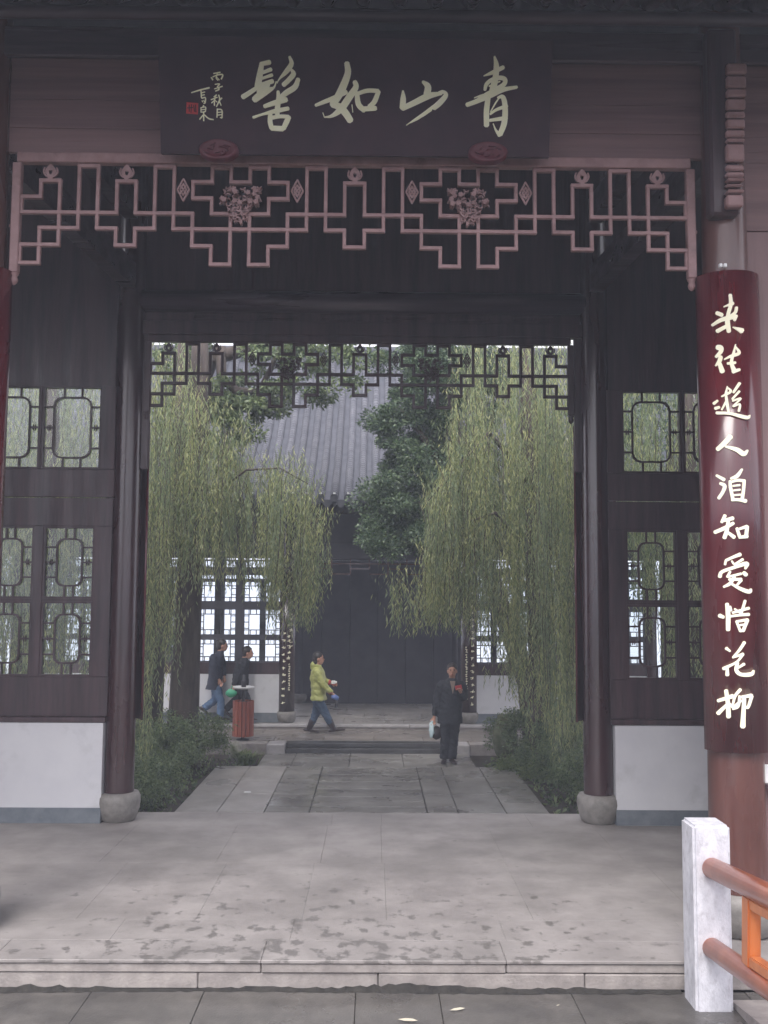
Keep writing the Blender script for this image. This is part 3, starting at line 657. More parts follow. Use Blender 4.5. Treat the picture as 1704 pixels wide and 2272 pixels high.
CH_RU = [[(1460, 158, 46), (1468, 250, 56), (1420, 380, 66), (1372, 470, 62), (1330, 525, 50)], [(1186, 530, 26), (1260, 500, 36), (1340, 468, 40), (1455, 412, 40)], [(1330, 525, 44), (1400, 545, 62), (1450, 600, 62), (1492, 665, 56)],
         [(1530, 322, 40), (1538, 372, 50), (1480, 460, 60), (1410, 560, 58), (1330, 622, 30), (1262, 634, 8)], [(1250, 595, 8), (1262, 630, 7)], [(1505, 525, 8), (1512, 590, 7)],
         [(1548, 420, 40), (1562, 520, 48), (1614, 575, 44)], [(1540, 432, 30), (1640, 402, 36), (1735, 404, 34)], [(1738, 408, 38), (1700, 500, 44), (1652, 540, 30)], [(1605, 562, 44), (1712, 556, 42)]]
CH_SHAN = [[(450, 402, 16), (452, 470, 48), (446, 552, 52)], [(446, 556, 46), (540, 512, 50), (640, 462, 56), (700, 440, 50), (790, 425, 26)], [(624, 322, 24), (668, 365, 56), (660, 440, 62)],
           [(762, 415, 14), (800, 410, 26), (826, 442, 40), (772, 508, 50), (720, 552, 46)], [(720, 540, 30), (640, 596, 22), (560, 650, 16), (480, 704, 6)], [(700, 572, 14), (620, 622, 20), (580, 640, 10)], [(690, 560, 9), (600, 640, 10), (520, 682, 7)]]
CH_QING = [[(1252, 102, 16), (1268, 180, 46), (1262, 280, 52), (1236, 400, 60)], [(1158, 272, 8), (1235, 242, 34), (1330, 196, 36)], [(1168, 395, 26), (1182, 345, 34), (1230, 305, 34), (1300, 288, 38), (1345, 305, 38), (1330, 350, 40), (1250, 392, 30)], [(1205, 362, 14), (1300, 320, 10)],
           [(1010, 526, 38), (1100, 492, 42), (1220, 430, 66), (1330, 392, 40), (1448, 370, 26)], [(1075, 464, 8), (1140, 442, 16), (1200, 430, 20)], [(1196, 460, 44), (1182, 580, 48), (1182, 708, 46)],
           [(1280, 462, 18), (1325, 458, 38), (1344, 540, 46), (1338, 680, 50), (1300, 785, 46)], [(1298, 792, 38), (1264, 748, 18), (1240, 690, 6)], [(1215, 606, 20), (1270, 568, 26), (1360, 536, 32)], [(1212, 662, 26), (1290, 650, 32), (1358, 640, 34)], [(1218, 585, 10), (1262, 508, 14), (1290, 470, 10)]]
SIGN = {'丙': [[(292, 250, 10), (350, 240, 12)], [(272, 285, 12), (285, 305, 14)], [(285, 280, 9), (330, 262, 10), (372, 262, 13), (360, 300, 12)], [(325, 252, 10), (315, 290, 9), (330, 310, 9)], [(322, 285, 8), (342, 306, 10)]],
        '子': [[(305, 345, 9), (345, 342, 10), (325, 365, 10)], [(325, 365, 10), (340, 388, 13), (308, 405, 10)], [(300, 385, 9), (370, 362, 10)]],
        '秋': [[(318, 438, 12), (295, 455, 9)], [(270, 480, 9), (325, 458, 10)], [(308, 450, 10), (300, 490, 11), (300, 530, 11)], [(300, 485, 8), (275, 508, 9)], [(305, 485, 8), (322, 500, 9)], [(338, 440, 12), (345, 480, 12), (318, 540, 9)], [(365, 465, 12), (345, 490, 10), (358, 530, 10)]],
        '月': [[(325, 560, 11), (322, 635, 10)], [(325, 562, 9), (365, 572, 11), (366, 638, 12)], [(328, 592, 8), (362, 588, 8)], [(328, 615, 8), (362, 610, 8)], [(350, 636, 8), (366, 640, 10)]],
        '馬': [[(98, 418, 9), (170, 396, 12), (255, 375, 14)], [(182, 400, 10), (186, 460, 12)], [(186, 420, 8), (216, 412, 10)], [(186, 442, 8), (214, 436, 9)], [(188, 468, 9), (220, 462, 11), (218, 505, 12), (205, 512, 8)], [(192, 488, 8), (196, 500, 8)], [(205, 485, 8), (210, 496, 8)]],
        '泉': [[(206, 530, 11), (196, 545, 9)], [(182, 548, 9), (182, 590, 9)], [(182, 550, 8), (222, 545, 10), (220, 585, 10)], [(186, 568, 7), (220, 564, 7)], [(184, 590, 8), (222, 584, 8)], [(206, 592, 11), (206, 665, 11)], [(170, 652, 10), (200, 615, 9)], [(212, 612, 10), (250, 645, 12), (292, 655, 9)]]}
for nm, ox, S_ in (('character', 400, CH_JI), ('character', 400, CH_RU), ('character', 780, CH_SHAN), ('character', 780, CH_QING)):
    strokes(nm, sc(ox, 100, 3.95, S_), nbmap, INK, nb, thick=0.008)
for k_, S_ in SIGN.items(): strokes('signature_character', sc(400, 100, 3.95, S_), nbmap, INK, nb, thick=0.005)
# red seal with carved marks
v = [nbmap(x, y, h) for h in (0.003, -0.002) for x, y in ((414, 227), (440, 229), (439, 254), (413, 252))]
sl_ = link('seal', v, [(0, 1, 2, 3), (0, 4, 5, 1), (1, 5, 6, 2), (2, 6, 7, 3), (3, 7, 4, 0)], RED, nb)
strokes('seal_mark', [[(420, 233, 2), (420, 248, 2)], [(425, 232, 2), (424, 250, 2)], [(430, 234, 2), (432, 248, 2)], [(416, 240, 1.6), (428, 239, 1.6)], [(434, 233, 2), (435, 249, 2)]], lambda x, y, h: nbmap(x, y, h + 0.003), BOARD, sl_, thick=0.002)
for ox, oy in ((485, 331), (1083, 337)):                        # carved oval rests under the board
    c0 = at(ox, oy, 6.85); n = 28; v = []
    for (rr_, yy_) in ((0.140, 0.06), (0.140, 0.0), (0.126, -0.018), (0.106, -0.010), (0.0, -0.016)):
        v += [(c0.x + rr_ * math.cos(2 * math.pi * i / n), c0.y + yy_, c0.z + rr_ * 0.53 * math.sin(2 * math.pi * i / n)) for i in range(n)]
    f = [(j * n + i, j * n + (i + 1) % n, (j + 1) * n + (i + 1) % n, (j + 1) * n + i) for j in range(4) for i in range(n)]
    rest = link('board_rest', v, f, OVAL, nb, True)
    rr2 = random.Random(int(ox)); SS = []
    for k_ in range(16):
        a = rr2.uniform(0, 6.28); q = rr2.uniform(5, 24); SS.append([(ox + math.cos(a) * q * 1.2, oy + math.sin(a) * q * 0.55, 2), (ox + math.cos(a + 0.5) * (q + 6) * 1.2, oy + math.sin(a + 0.5) * (q + 5) * 0.5, 2.4)])
    strokes('carving', SS, lambda x, y, h: tuple(at(x, y, 6.835) - Vector((0, h, 0))), OVAL, rest, thick=0.008)

# ================================================================== COUPLET BOARDS
def couplet(cx, cy, r, z0, z1, a_half, face, m, label, parent=None, lean=0.0, name='couplet_board', cat='couplet board', n=20, th=0.022):
    """curved board hugging a column; face -1 looks to the camera, +1 to the courtyard"""
    o = thing(name, label, cat, (cx, cy, z0)); v = []
    mid = -math.pi / 2 if face < 0 else math.pi / 2
    for (rr, zc) in ((r, z0), (r, z1), (r - th, z1), (r - th, z0)):
        for i in range(n + 1):
            a = mid - a_half + 2 * a_half * i / n; v.append((cx + rr * math.cos(a) + lean * zc, cy + rr * math.sin(a), zc))
    k = n + 1; f = []
    for j in range(4):
        j2 = (j + 1) % 4
        for i in range(n): f.append((j * k + i, j * k + i + 1, j2 * k + i + 1, j2 * k + i))
    f += [(0, k, 2 * k, 3 * k), (n, 3 * k + n, 2 * k + n, k + n)]
    link('board', v, f, m, o, True)
    return o
BR = 0.232; bz0, bz1 = at(1625, 1672, 6.87).z, at(1612, 598, 6.87).z
BX = FXR
cb1 = couplet(BX, FC_Y, BR, bz0, bz1, R(82), -1, COUPLET, 'tall red curved couplet board with ten cream characters on the right front column')
def cylmap(x, y, h):
    p = on_cyl(x, y, BX, FC_Y, BR); d = Vector((p.x - BX, p.y - FC_Y, 0)).normalized(); return tuple(p + d * h)
CP = {
 '来': (1400, 550, 5.457, [[(1200, 570, 42), (1208, 680, 46), (1178, 800, 46), (1168, 900, 60), (1185, 1015, 52)], [(1122, 716, 14), (1235, 672, 42)], [(1040, 790, 48), (1105, 815, 48)], [(1275, 722, 36), (1258, 785, 38), (1185, 832, 18)], [(985, 940, 30), (1100, 872, 48), (1265, 832, 56)], [(1272, 822, 40), (1250, 880, 34)], [(1045, 1012, 48), (1155, 952, 42)], [(1230, 962, 10), (1290, 985, 40), (1340, 1008, 66)]]),
 '往': (1400, 550, 5.457, [[(1045, 1205, 60), (1088, 1215, 66), (1085, 1262, 48), (1030, 1322, 32)], [(1088, 1318, 52), (1072, 1372, 48), (1025, 1430, 16)], [(1072, 1395, 48), (1108, 1500, 62)], [(1264, 1172, 14), (1238, 1290, 36)], [(1266, 1200, 16), (1305, 1275, 40), (1210, 1312, 34), (1130, 1352, 16)], [(1232, 1300, 32), (1215, 1395, 42), (1248, 1490, 54)], [(1168, 1402, 30), (1262, 1392, 32)], [(1232, 1500, 48), (1312, 1476, 32)]]),
 '遊': (1400, 550, 5.457, [[(1004, 1888, 36), (1052, 1850, 26)], [(1022, 1945, 38), (1072, 1930, 32)], [(1166, 1678, 14), (1148, 1780, 36)], [(1168, 1690, 14), (1205, 1742, 32), (1098, 1802, 18)], [(1150, 1780, 30), (1166, 1900, 36), (1182, 1990, 28)], [(1100, 1962, 20), (1152, 1862, 26)], [(1312, 1640, 36), (1238, 1752, 30)], [(1308, 1738, 28), (1225, 1832, 26)], [(1228, 1855, 22), (1325, 1826, 24), (1232, 1922, 18), (1312, 1896, 24), (1302, 1978, 30)], [(1040, 2000, 36), (1200, 2008, 34), (1390, 2056, 44), (1432, 2030, 16)]]),
 '人': (1400, 950, 5.457, [[(1205, 100, 66), (1135, 180, 62), (1050, 258, 52)], [(1145, 222, 26), (1280, 262, 54), (1360, 312, 58), (1408, 270, 24)]]),
 '須': (1400, 950, 5.457, [[(1038, 572, 30), (1130, 625, 44)], [(1082, 668, 34), (1134, 698, 46), (1118, 765, 42), (1065, 850, 40)], [(1342, 498, 26), (1282, 580, 48), (1208, 612, 28)], [(1200, 640, 36), (1205, 720, 40), (1232, 855, 40)], [(1200, 655, 28), (1290, 632, 34), (1372, 640, 38)], [(1366, 640, 36), (1358, 750, 36), (1342, 862, 40)], [(1232, 700, 22), (1315, 690, 24)], [(1238, 755, 22), (1318, 746, 24)], [(1242, 812, 22), (1322, 806, 24)], [(1220, 868, 34), (1300, 868, 36), (1385, 884, 46)]]),
 '知': (1400, 950, 5.457, [[(1140, 1056, 42), (1100, 1140, 34)], [(1105, 1125, 32), (1235, 1090, 48)], [(1018, 1262, 44), (1130, 1212, 46), (1240, 1150, 40)], [(1182, 1100, 40), (1162, 1235, 46), (1132, 1330, 48)], [(1168, 1258, 34), (1250, 1322, 46)], [(1280, 1212, 36), (1312, 1310, 38)], [(1288, 1228, 28), (1400, 1190, 40)], [(1402, 1190, 38), (1390, 1300, 42)], [(1308, 1322, 34), (1402, 1310, 44)]]),
 '愛': (1400, 950, 5.457, [[(1322, 1528, 46), (1240, 1560, 36), (1150, 1602, 34)], [(1150, 1602, 30), (1140, 1652, 28)], [(1220, 1608, 22), (1242, 1642, 26)], [(1352, 1588, 32), (1250, 1652, 26)], [(1078, 1800, 46), (1105, 1740, 40), (1250, 1685, 40), (1395, 1640, 50), (1380, 1702, 26)], [(1362, 1750, 46), (1392, 1778, 46)], [(1202, 1735, 28), (1168, 1802, 32)], [(1180, 1800, 28), (1332, 1762, 30)], [(1252, 1800, 36), (1200, 1880, 42), (1125, 1922, 26)], [(1188, 1832, 32), (1332, 1830, 38)], [(1332, 1840, 34), (1262, 1925, 24)], [(1222, 1888, 28), (1330, 1948, 42), (1425, 1980, 46), (1448, 1948, 18)]]),
 '惜': (1400, 1300, 4.914, [[(1048, 195, 40), (1060, 320, 50), (1060, 480, 46)], [(965, 322, 42), (1012, 342, 34)], [(1078, 225, 30), (1092, 270, 28)], [(1242, 160, 28), (1200, 300, 28)], [(1128, 250, 20), (1190, 292, 22)], [(1108, 292, 26), (1282, 242, 30)], [(1078, 332, 26), (1180, 318, 28), (1282, 310, 34)], [(1148, 385, 26), (1190, 492, 28)], [(1148, 388, 26), (1270, 368, 30)], [(1266, 370, 34), (1218, 492, 34)], [(1160, 432, 20), (1250, 418, 22)], [(1188, 492, 28), (1232, 482, 26)]]),
 '花': (1400, 1300, 4.914, [[(1038, 678, 34), (1082, 712, 20)], [(1236, 614, 34), (1180, 700, 30), (1110, 780, 20)], [(1108, 782, 18), (1222, 742, 30)], [(1220, 745, 28), (1150, 830, 24), (1010, 902, 38)], [(1050, 878, 28), (1052, 972, 42)], [(1160, 838, 36), (1148, 918, 42), (1200, 965, 40), (1305, 962, 42), (1334, 922, 18)], [(1232, 850, 30), (1168, 892, 22)]]),
 '柳': (1400, 1300, 4.914, [[(1038, 1138, 42), (1058, 1280, 46), (1066, 1428, 50)], [(952, 1252, 36), (1112, 1200, 46)], [(952, 1390, 46), (1052, 1290, 32)], [(1078, 1285, 26), (1122, 1332, 34)], [(1192, 1128, 34), (1135, 1200, 32), (1112, 1290, 24)], [(1128, 1312, 28), (1202, 1248, 28)], [(1182, 1200, 26), (1168, 1310, 30), (1110, 1345, 16)], [(1200, 1212, 30), (1312, 1194, 40)], [(1312, 1200, 34), (1272, 1322, 28), (1240, 1312, 18)], [(1232, 1230, 38), (1222, 1400, 46), (1216, 1535, 56)]]),
}
for k_, (ox, oy, s_, S_) in CP.items(): strokes('character', sc(ox, oy, s_, S_), cylmap, INK_W, cb1, thick=0.006)
for px_ in (1600, 1610):
    p = at(px_, 588, 6.88); box('hook', p.x - 0.011, p.x + 0.011, p.y, p.y + 0.03, p.z - 0.014, p.z + 0.014, WHITE, cb1, bev=0.004)
couplet(FXL, FC_Y, BR, bz0, bz1, R(82), -1, COUPLET, 'red curved couplet board cut off by the left edge, on the left front column')
for x, lab in ((IXL, 'dark red couplet board on the courtyard side of the left inner column'), (IXR, 'dark red couplet board on the courtyard side of the right inner column')):
    couplet(x, IC_Y, 0.222, zz(1603), zz(938), R(85), 1, COUPLET, lab)
# small white notice on the right front wall
nt_ = thing('notice', 'small white notice fixed to the plank wall at the right edge', 'notice', (FXR + 0.3, 7.08, at(1700, 1735, 7.08).z))
pa = at(1692, 1696, 7.08); pb = at(1730, 1738, 7.08)
box('notice_plate', pa.x, pb.x, 7.07, 7.094, pb.z, pa.z, PAPER, nt_, bev=0.004); box('notice_shelf', pa.x + 0.005, pb.x, 7.04, 7.093, pb.z - 0.035, pb.z - 0.002, WOOD_DARK, nt_, bev=0.004)

# ================================================================== BRIDGE RAILING
br = thing('bridge_railing', 'orange brown wooden railing ending in a white marble post', 'railing', (2.0, 6.2, -0.18))
pL, pR = at(1545, 2232, 6.20), at(1629, 2232, 6.20)
ztp = at(1580, 1832, 6.20).z
bm = bmesh.new()
for vtx in boxv(pL.x, pR.x, 6.20, 6.44, -0.2, ztp): bm.verts.new(vtx)
bm.verts.ensure_lookup_table()
for f in BOXF: bm.faces.new([bm.verts[i] for i in f])
bmesh.ops.bevel(bm, geom=bm.edges[:], offset=0.016, segments=3, affect='EDGES')
from_bm('post', bm, MARBLE, br)
RD = Vector((0.020, -1, 0.098))
def rail(px, py):
    p = at(px, py, 6.20); a = p + Vector((0, 0.02, -0.002)); return a
pts_t = rail(1580, 1926); pts_l = rail(1580, 2103)
tube('rail', [pts_t, pts_t + RD * 4.2], 0.062, RAIL, br, n=18); tube('rail', [pts_l, pts_l + RD * 4.2], 0.060, RAIL, br, n=18)
def along(p, t): return p + RD * t
def bar3(name, a, b, hx, hz, m):
    d = (b - a).normalized(); u = d.cross(Vector((1, 0, 0))).normalized(); v = []
    for q in (a, b):
        for sx, sz in ((-1, -1), (1, -1), (1, 1), (-1, 1)): v.append(tuple(q + Vector((sx * hx, 0, 0)) + u * sz * hz))
    bmx = bmesh.new(); vv = [bmx.verts.new(q) for q in v]
    for f in [(0, 3, 2, 1), (4, 5, 6, 7), (0, 1, 5, 4), (1, 2, 6, 5), (2, 3, 7, 6), (3, 0, 4, 7)]: bmx.faces.new([vv[i] for i in f])
    bmesh.ops.recalc_face_normals(bmx, faces=bmx.faces[:]); bmesh.ops.bevel(bmx, geom=bmx.edges[:], offset=0.008, segments=2, affect='EDGES')
    return from_bm(name, bmx, m, br)
t0 = 0.62
bar3('baluster', along(pts_t, t0) + Vector((0, 0, -0.05)), along(pts_l, t0) + Vector((0, 0, 0.05)), 0.036, 0.05, RAIL_O)
bar3('baluster', along(pts_t, t0 + 1.2) + Vector((0, 0, -0.05)), along(pts_l, t0 + 1.2) + Vector((0, 0, 0.05)), 0.036, 0.05, RAIL_O)
bar3('panel_rail', along(pts_l, t0 + 0.055) + Vector((0, 0, 0.085)), along(pts_l, t0 + 1.15) + Vector((0, 0, 0.085)), 0.034, 0.03, RAIL_O)
bar3('panel_rail', along(pts_t, t0 + 0.055) + Vector((0, 0, -0.085)), along(pts_t, t0 + 1.15) + Vector((0, 0, -0.085)), 0.034, 0.03, RAIL_O)
v = boxv(0.06, 0.5, 0, 4.5, 0, 0.3)
v = [(pR.x - 0.04 + p[0], 6.32 - p[1], -0.46 + p[2] + 0.12 * p[1]) for p in v]
structure(link('bridge_kerb', v, [tuple(reversed(f)) for f in BOXF], STEP))
v = [(p[0] - 0.9, 6.0 - p[1], p[2] - 0.43 + 0.135 * p[1]) for p in boxv(-2.2, 2.95, 0, 9.0, 0, 0.2)]
structure(link('bridge_deck', v, [tuple(reversed(f)) for f in BOXF], PAVE))
# a few pale dry leaves on the wet pavement
for (px, py, a, s, lab) in ((1015, 2240, 0.3, 0.05, 'pale dry leaf on the wet pavement near the middle of its front edge'), (905, 2264, -0.2, 0.06, 'longest pale dry leaf, at the very bottom edge of the pavement'), (1238, 2231, 0.5, 0.014, 'tiny pale leaf fragment on the wet pavement, right of the other leaves')):
    p = at(px, py, 5.9); d = ray(px, py); tt = (-0.172 - CAM.z) / d.z; p = CAM + d * tt
    ca, sa = math.cos(a), math.sin(a); v = []
    for (u, w, h) in ((-1, 0, 0), (-0.3, 0.28, 0.06), (0.4, 0.2, 0.1), (1, 0, 0.03), (0.4, -0.24, 0.02), (-0.3, -0.26, 0)): v.append((p.x + s * (u * ca - w * sa), p.y + s * (u * sa + w * ca), p.z + 0.002 + s * h))
    tag(link('dry_leaf', v, [(0, 1, 2, 3), (0, 3, 4, 5)], LEAFLET), lab, 'leaf', 'dry leaves on the pavement')
p = CAM + ray(549, 1758) * ((-0.475 - CAM.z) / ray(549, 1758).z)
tag(box('paper_scrap', p.x - 0.045, p.x + 0.045, p.y - 0.03, p.y + 0.03, -0.478, -0.468, PAPER), 'small white paper scrap on the left of the garden path', 'litter')


# ================================================================== BACK HALL
HX = 0.08; HZ = -0.22
hall = thing('garden_hall', 'grey tiled hall across the courtyard with lattice windows and white walls', 'building', (HX, 20, HZ))
box('hall_platform', -9, 9, 19.72, 27, -1.25, HZ - 0.06, STEP, hall)
x = -9
while x < 9:
    w = random.choice((1.1, 1.35, 1.6)); box('platform_edge', x + 0.004, min(x + w, 9) - 0.004, 19.70, 19.86, HZ - 0.055, HZ, PALE, hall, bev=0.008); x += w
for ri in range(7):
    y0 = 19.862 + ri * 0.9; x = -9 + 0.4 * (ri % 2)
    while x < 9: box('hall_floor_slab', x + 0.004, x + 1.2 - 0.004, y0, y0 + 0.892, HZ - 0.055, HZ - 0.002, PATH_P, hall); x += 1.2
cols = [HX - 7.2, HX - 5.45, HX - 3.72, HX - 1.81, HX + 1.81, HX + 3.72, HX + 5.45, HX + 7.2]
for cx in cols:
    column(cx, 20.05, 0.125, 4.1, LACQUER, plinth_h=0.22, pr=0.2, z0=HZ, parent=hall)
for cx in cols[1:-1]:
    column(cx, 23.6, 0.125, 5.4, HALL_DK, plinth_h=0.22, pr=0.2, z0=HZ, parent=hall)
# dark screen wall at the back of the centre bay
for i in range(6):
    xa = HX - 1.95 + i * 0.65; box('screen_leaf', xa + 0.004, xa + 0.646, 23.5, 23.56, HZ + 0.003, 3.1, HALL_DK, hall, bev=0.01)
box('screen_back', HX - 1.97, HX + 1.97, 23.57, 23.60, HZ, 3.1, HALL_DK, hall)
box('screen_head', HX - 2.0, HX + 2.0, 23.48, 23.58, 3.103, 5.2, HALL_DK, hall)
# under-eave beams
tube('eave_purlin', [(-9, 19.9, 4.02), (9, 19.9, 4.02)], 0.11, HALL_DK, hall, n=14)
box('eave_board', -9, 9, 20.0, 20.1, 3.32, 3.92, HALL_DK, hall); box('head_rail', -9, 9, 19.99, 20.12, 3.02, 3.315, HALL_DK, hall)
# centre-bay hanging lattice of the far hall, coarse fret
mbx = MB(); zt_ = 3.02
def fret(mb, x0, x1, zt, h, Y, t=0.022):
    n = 9; dx = (x1 - x0) / n
    mb.box(x0, x1, Y - 0.012, Y + 0.012, zt - 0.11, zt - 0.11 + t)
    for i in range(n + 1):
        xx = x0 + i * dx; d = h * (1.0 if i in (0, n) else (0.75 if i % 2 else 0.5))
        mb.box(xx - t / 2, xx + t / 2, Y - 0.010, Y + 0.010, zt - d, zt)
    for i in range(n):
        d = h * (0.5 if i % 2 else 0.75)
        mb.box(x0 + i * dx, x0 + (i + 1) * dx, Y - 0.012, Y + 0.012, zt - d, zt - d + t)
fret(mbx, HX - 1.7, HX + 1.7, zt_, 0.42, 20.05); mbx.build('hanging_lattice', LACQUER_BROWN, hall)
def hall_window(x0, x1, z0, z1, Y=20.06):
    t = 0.018; e = 0.03; mb = MB()
    mb.box(x0 - e, x1 + e, Y - 0.03, Y + 0.03, z0 - e, z0); mb.box(x0 - e, x1 + e, Y - 0.03, Y + 0.03, z1, z1 + e)
    mb.box(x0 - e, x0, Y - 0.028, Y + 0.028, z0, z1); mb.box(x1, x1 + e, Y - 0.028, Y + 0.028, z0, z1)
    wn = mb.build('window', HALL_DK, hall); w, h = x1 - x0, z1 - z0; lt = MB(); Yb = 0.008
    if h > 0.2:
        a, b = min(0.09, w * 0.2), min(0.09, h * 0.2)
        for q in (x0 + a, x1 - a): lt.box(q - t / 2, q + t / 2, Y - Yb, Y + Yb, z0, z1)
        for q in (z0 + b, z1 - b): lt.box(x0, x1, Y - Yb - 0.002, Y + Yb + 0.002, q - t / 2, q + t / 2)
        k = max(2, round(h / 0.12))
        for i in range(1, k):
            q = z0 + h * i / k
            lt.box(x0, x0 + a, Y - Yb - 0.001, Y + Yb + 0.001, q - t / 2, q + t / 2); lt.box(x1 - a, x1, Y - Yb - 0.001, Y + Yb + 0.001, q - t / 2, q + t / 2)
        k = max(2, round(w / 0.12))
        for i in range(1, k):
            q = x0 + w * i / k
            lt.box(q - t / 2, q + t / 2, Y - Yb + 0.001, Y + Yb - 0.001, z0, z0 + b); lt.box(q - t / 2, q + t / 2, Y - Yb + 0.001, Y + Yb - 0.001, z1 - b, z1)
    else:
        k = max(2, round(w / 0.07))
        for i in range(1, k): q = x0 + w * i / k; lt.box(q - t / 2, q + t / 2, Y - Yb, Y + Yb, z0, z1)
    lt.build('lattice', HALL_DK, wn)
    box('pane', x0, x1, Y + 0.012, Y + 0.015, z0, z1, GLASS, wn)
def hall_bay(x0, x1, glazed=True):
    a, b = x0 + 0.11, x1 - 0.11; m_ = (a + b) / 2
    box('half_wall', a, b, 19.98, 20.16, -0.03, 0.72, PLASTER, hall); box('wall_skirting', a, b, 19.97, 20.16, HZ, -0.031, SKIRT, hall)
    box('sill_panel', a, b, 20.0, 20.12, 0.722, 0.945, WOOD_DARK, hall)
    rows_z = [(0.975, 1.39), (1.50, 1.99), (2.16, 2.54), (2.61, 2.68), (2.84, 2.96)]
    half = [(a + 0.035, m_ - 0.09), (m_ + 0.09, b - 0.035)]
    for (p, q) in half:
        for z0, z1 in rows_z: hall_window(p, q, z0, z1)
        # slim mullion in each half (second leaf behind)
        mm = (p + q) / 2; box('mullion', mm - 0.06, mm + 0.06, 20.10, 20.14, 0.975, 2.54, HALL_DK, hall)
    box('stile', m_ - 0.06, m_ + 0.06, 20.02, 20.10, 0.947, 3.018, HALL_DK, hall)
    ez = [0.947] + [q for r_ in rows_z for q in r_] + [3.018]
    for i in range(0, len(ez), 2):
        if ez[i + 1] - ez[i] > 0.062:
            for p, q in half: box('rail', p - 0.03, q + 0.03, 20.035, 20.085, ez[i] + (0.03 if i else 0), ez[i + 1] - (0.03 if i < len(ez) - 2 else 0), HALL_DK, hall)
for i in range(0, 3): hall_bay(cols[i], cols[i + 1]); 
for i in range(4, 6): hall_bay(cols[i], cols[i + 1])
# last bay on the right is an open gallery: posts with bright gaps
for i, xx in enumerate((5.75, 6.05, 6.35, 6.7)):
    box('gallery_post', xx, xx + 0.13, 20.0, 20.13, HZ, 3.02, HALL_DK, hall, bev=0.01)
box('half_wall', cols[6] + 0.11, cols[7] - 0.11, 20.30, 20.42, HZ, 0.35, PLASTER, hall)
# side couplet boards of the hall with small pale writing
def hall_couplet(x, label, two):
    o = couplet(x, 20.05, 0.165, 0.0, 2.75, R(80), -1, LACQUER, label)
    rr = random.Random(int(x * 100)); S_ = []
    for (dx, za, zb, n_, s) in two:
        for k in range(n_):
            zc = zb - (zb - za) * (k + 0.5) / n_
            for q in range(4):
                a0 = (dx + rr.uniform(-s, s), zc + rr.uniform(-s, s) * 0.8)
                hor = q % 2
                S_.append([(a0[0] - (s if hor else 0.2 * s), a0[1] - (0.1 * s if hor else s * 0.8), 0.010 * 1000), (a0[0] + (s if hor else 0.2 * s), a0[1] + (0.2 * s if hor else s * 0.8), 0.012 * 1000)])
    def mp(px, pz, h):
        lx = max(-0.155, min(0.155, px / 1000)); return (x + lx, 20.05 - math.sqrt(0.165**2 - lx * lx) - h, pz / 1000)
    for q in range(0, len(S_), 4):
        strokes('small_character', [[(p[0] * 1000, p[1] * 1000, p[2]) for p in st] for st in S_[q:q + 4]], mp, INK_W, o, thick=0.003)
hall_couplet(cols[3], 'narrow red couplet board on the hall column left of the dark doorway', [(-0.055, 0.10, 1.6, 11, 0.022), (0.06, 1.0, 2.4, 13, 0.028), (0.06, 0.4, 0.95, 12, 0.010)])
hall_couplet(cols[4], 'narrow red couplet board on the hall column right of the dark doorway', [(0.055, 0.10, 2.4, 18, 0.024), (-0.06, 0.25, 1.3, 22, 0.012)])
# roof: pan sheet, cover-tile rows, eave tiles, ridge
prof = [(18.85, 4.13), (19.6, 4.50), (20.6, 5.06), (21.6, 5.74), (22.6, 6.58), (23.5, 7.50), (24.0, 8.05)]
sheet('roof_sheet', [(p[0], p[1] - 0.10) for p in prof], -9.2, 9.2, 0.06, TILE_DK, hall)
sheet('roof_back', [(24.0, 7.95), (25.2, 6.9), (27.6, 5.4)], -9.2, 9.2, 0.06, TILE_DK, hall)
pl = []
for (a, b) in zip(prof[:-1], prof[1:]):
    L_ = math.hypot(b[0] - a[0], b[1] - a[1]); n_ = max(1, round(L_ / 0.02))
    pl += [(a[0] + (b[0] - a[0]) * i / n_, a[1] + (b[1] - a[1]) * i / n_) for i in range(n_)]
pl.append(prof[-1]); pl = np.array(pl); seg = np.r_[0, np.cumsum(np.hypot(*np.diff(pl, axis=0).T))]
def pat(s): return np.interp(s, seg, pl[:, 0]), np.interp(s, seg, pl[:, 1])
def tile_row_mesh(conc):
    """overlapping half-round tiles up the slope; every tile is a short lip that steps over the one below"""
    v = []; f = []; T = 0.105; n_ = int(seg[-1] / T); k = 6
    for i in range(n_):
        ring_ = []
        for (s, lift) in ((i * T, 0.016), (min((i + 1) * T + 0.01, seg[-1]), 0.0)):
            y_, z_ = pat(s)
            for q in range(k + 1):
                a = math.pi * q / k
                if conc: v.append((0.085 * math.cos(a), y_, z_ - 0.02 - 0.035 * math.sin(a) + lift))
                else: v.append((0.075 * math.cos(a), y_, z_ - 0.045 + 0.080 * math.sin(a) + lift))
        b = len(v) - 2 * (k + 1)
        for q in range(k): f.append((b + q, b + q + 1, b + k + 2 + q, b + k + 1 + q))
        if not conc: f.append(tuple(b + q for q in range(k + 1))[::-1])
        else:
            pass
    return v, f
v1, f1 = tile_row_mesh(False); v2, f2 = tile_row_mesh(True)
src1 = src2 = src3 = src4 = None; PIT = 0.262
ev, ef = lathe([(0.001, 0.0), (0.074, 0.0), (0.074, 0.02)], 0, 0, 14)
ev = [(p[0], -p[2], p[1]) for p in ev]
dv = [(-0.10, 0, 0.02), (0.10, 0, 0.02), (0.085, 0, -0.05), (0.035, 0, -0.11), (0, 0, -0.135), (-0.035, 0, -0.11), (-0.085, 0, -0.05)]
dv = dv + [(p[0], 0.015, p[2]) for p in dv]; df = [tuple(range(7)), tuple(range(13, 6, -1))] + [(i, 7 + i, 7 + (i + 1) % 7, (i + 1) % 7) for i in range(7)]
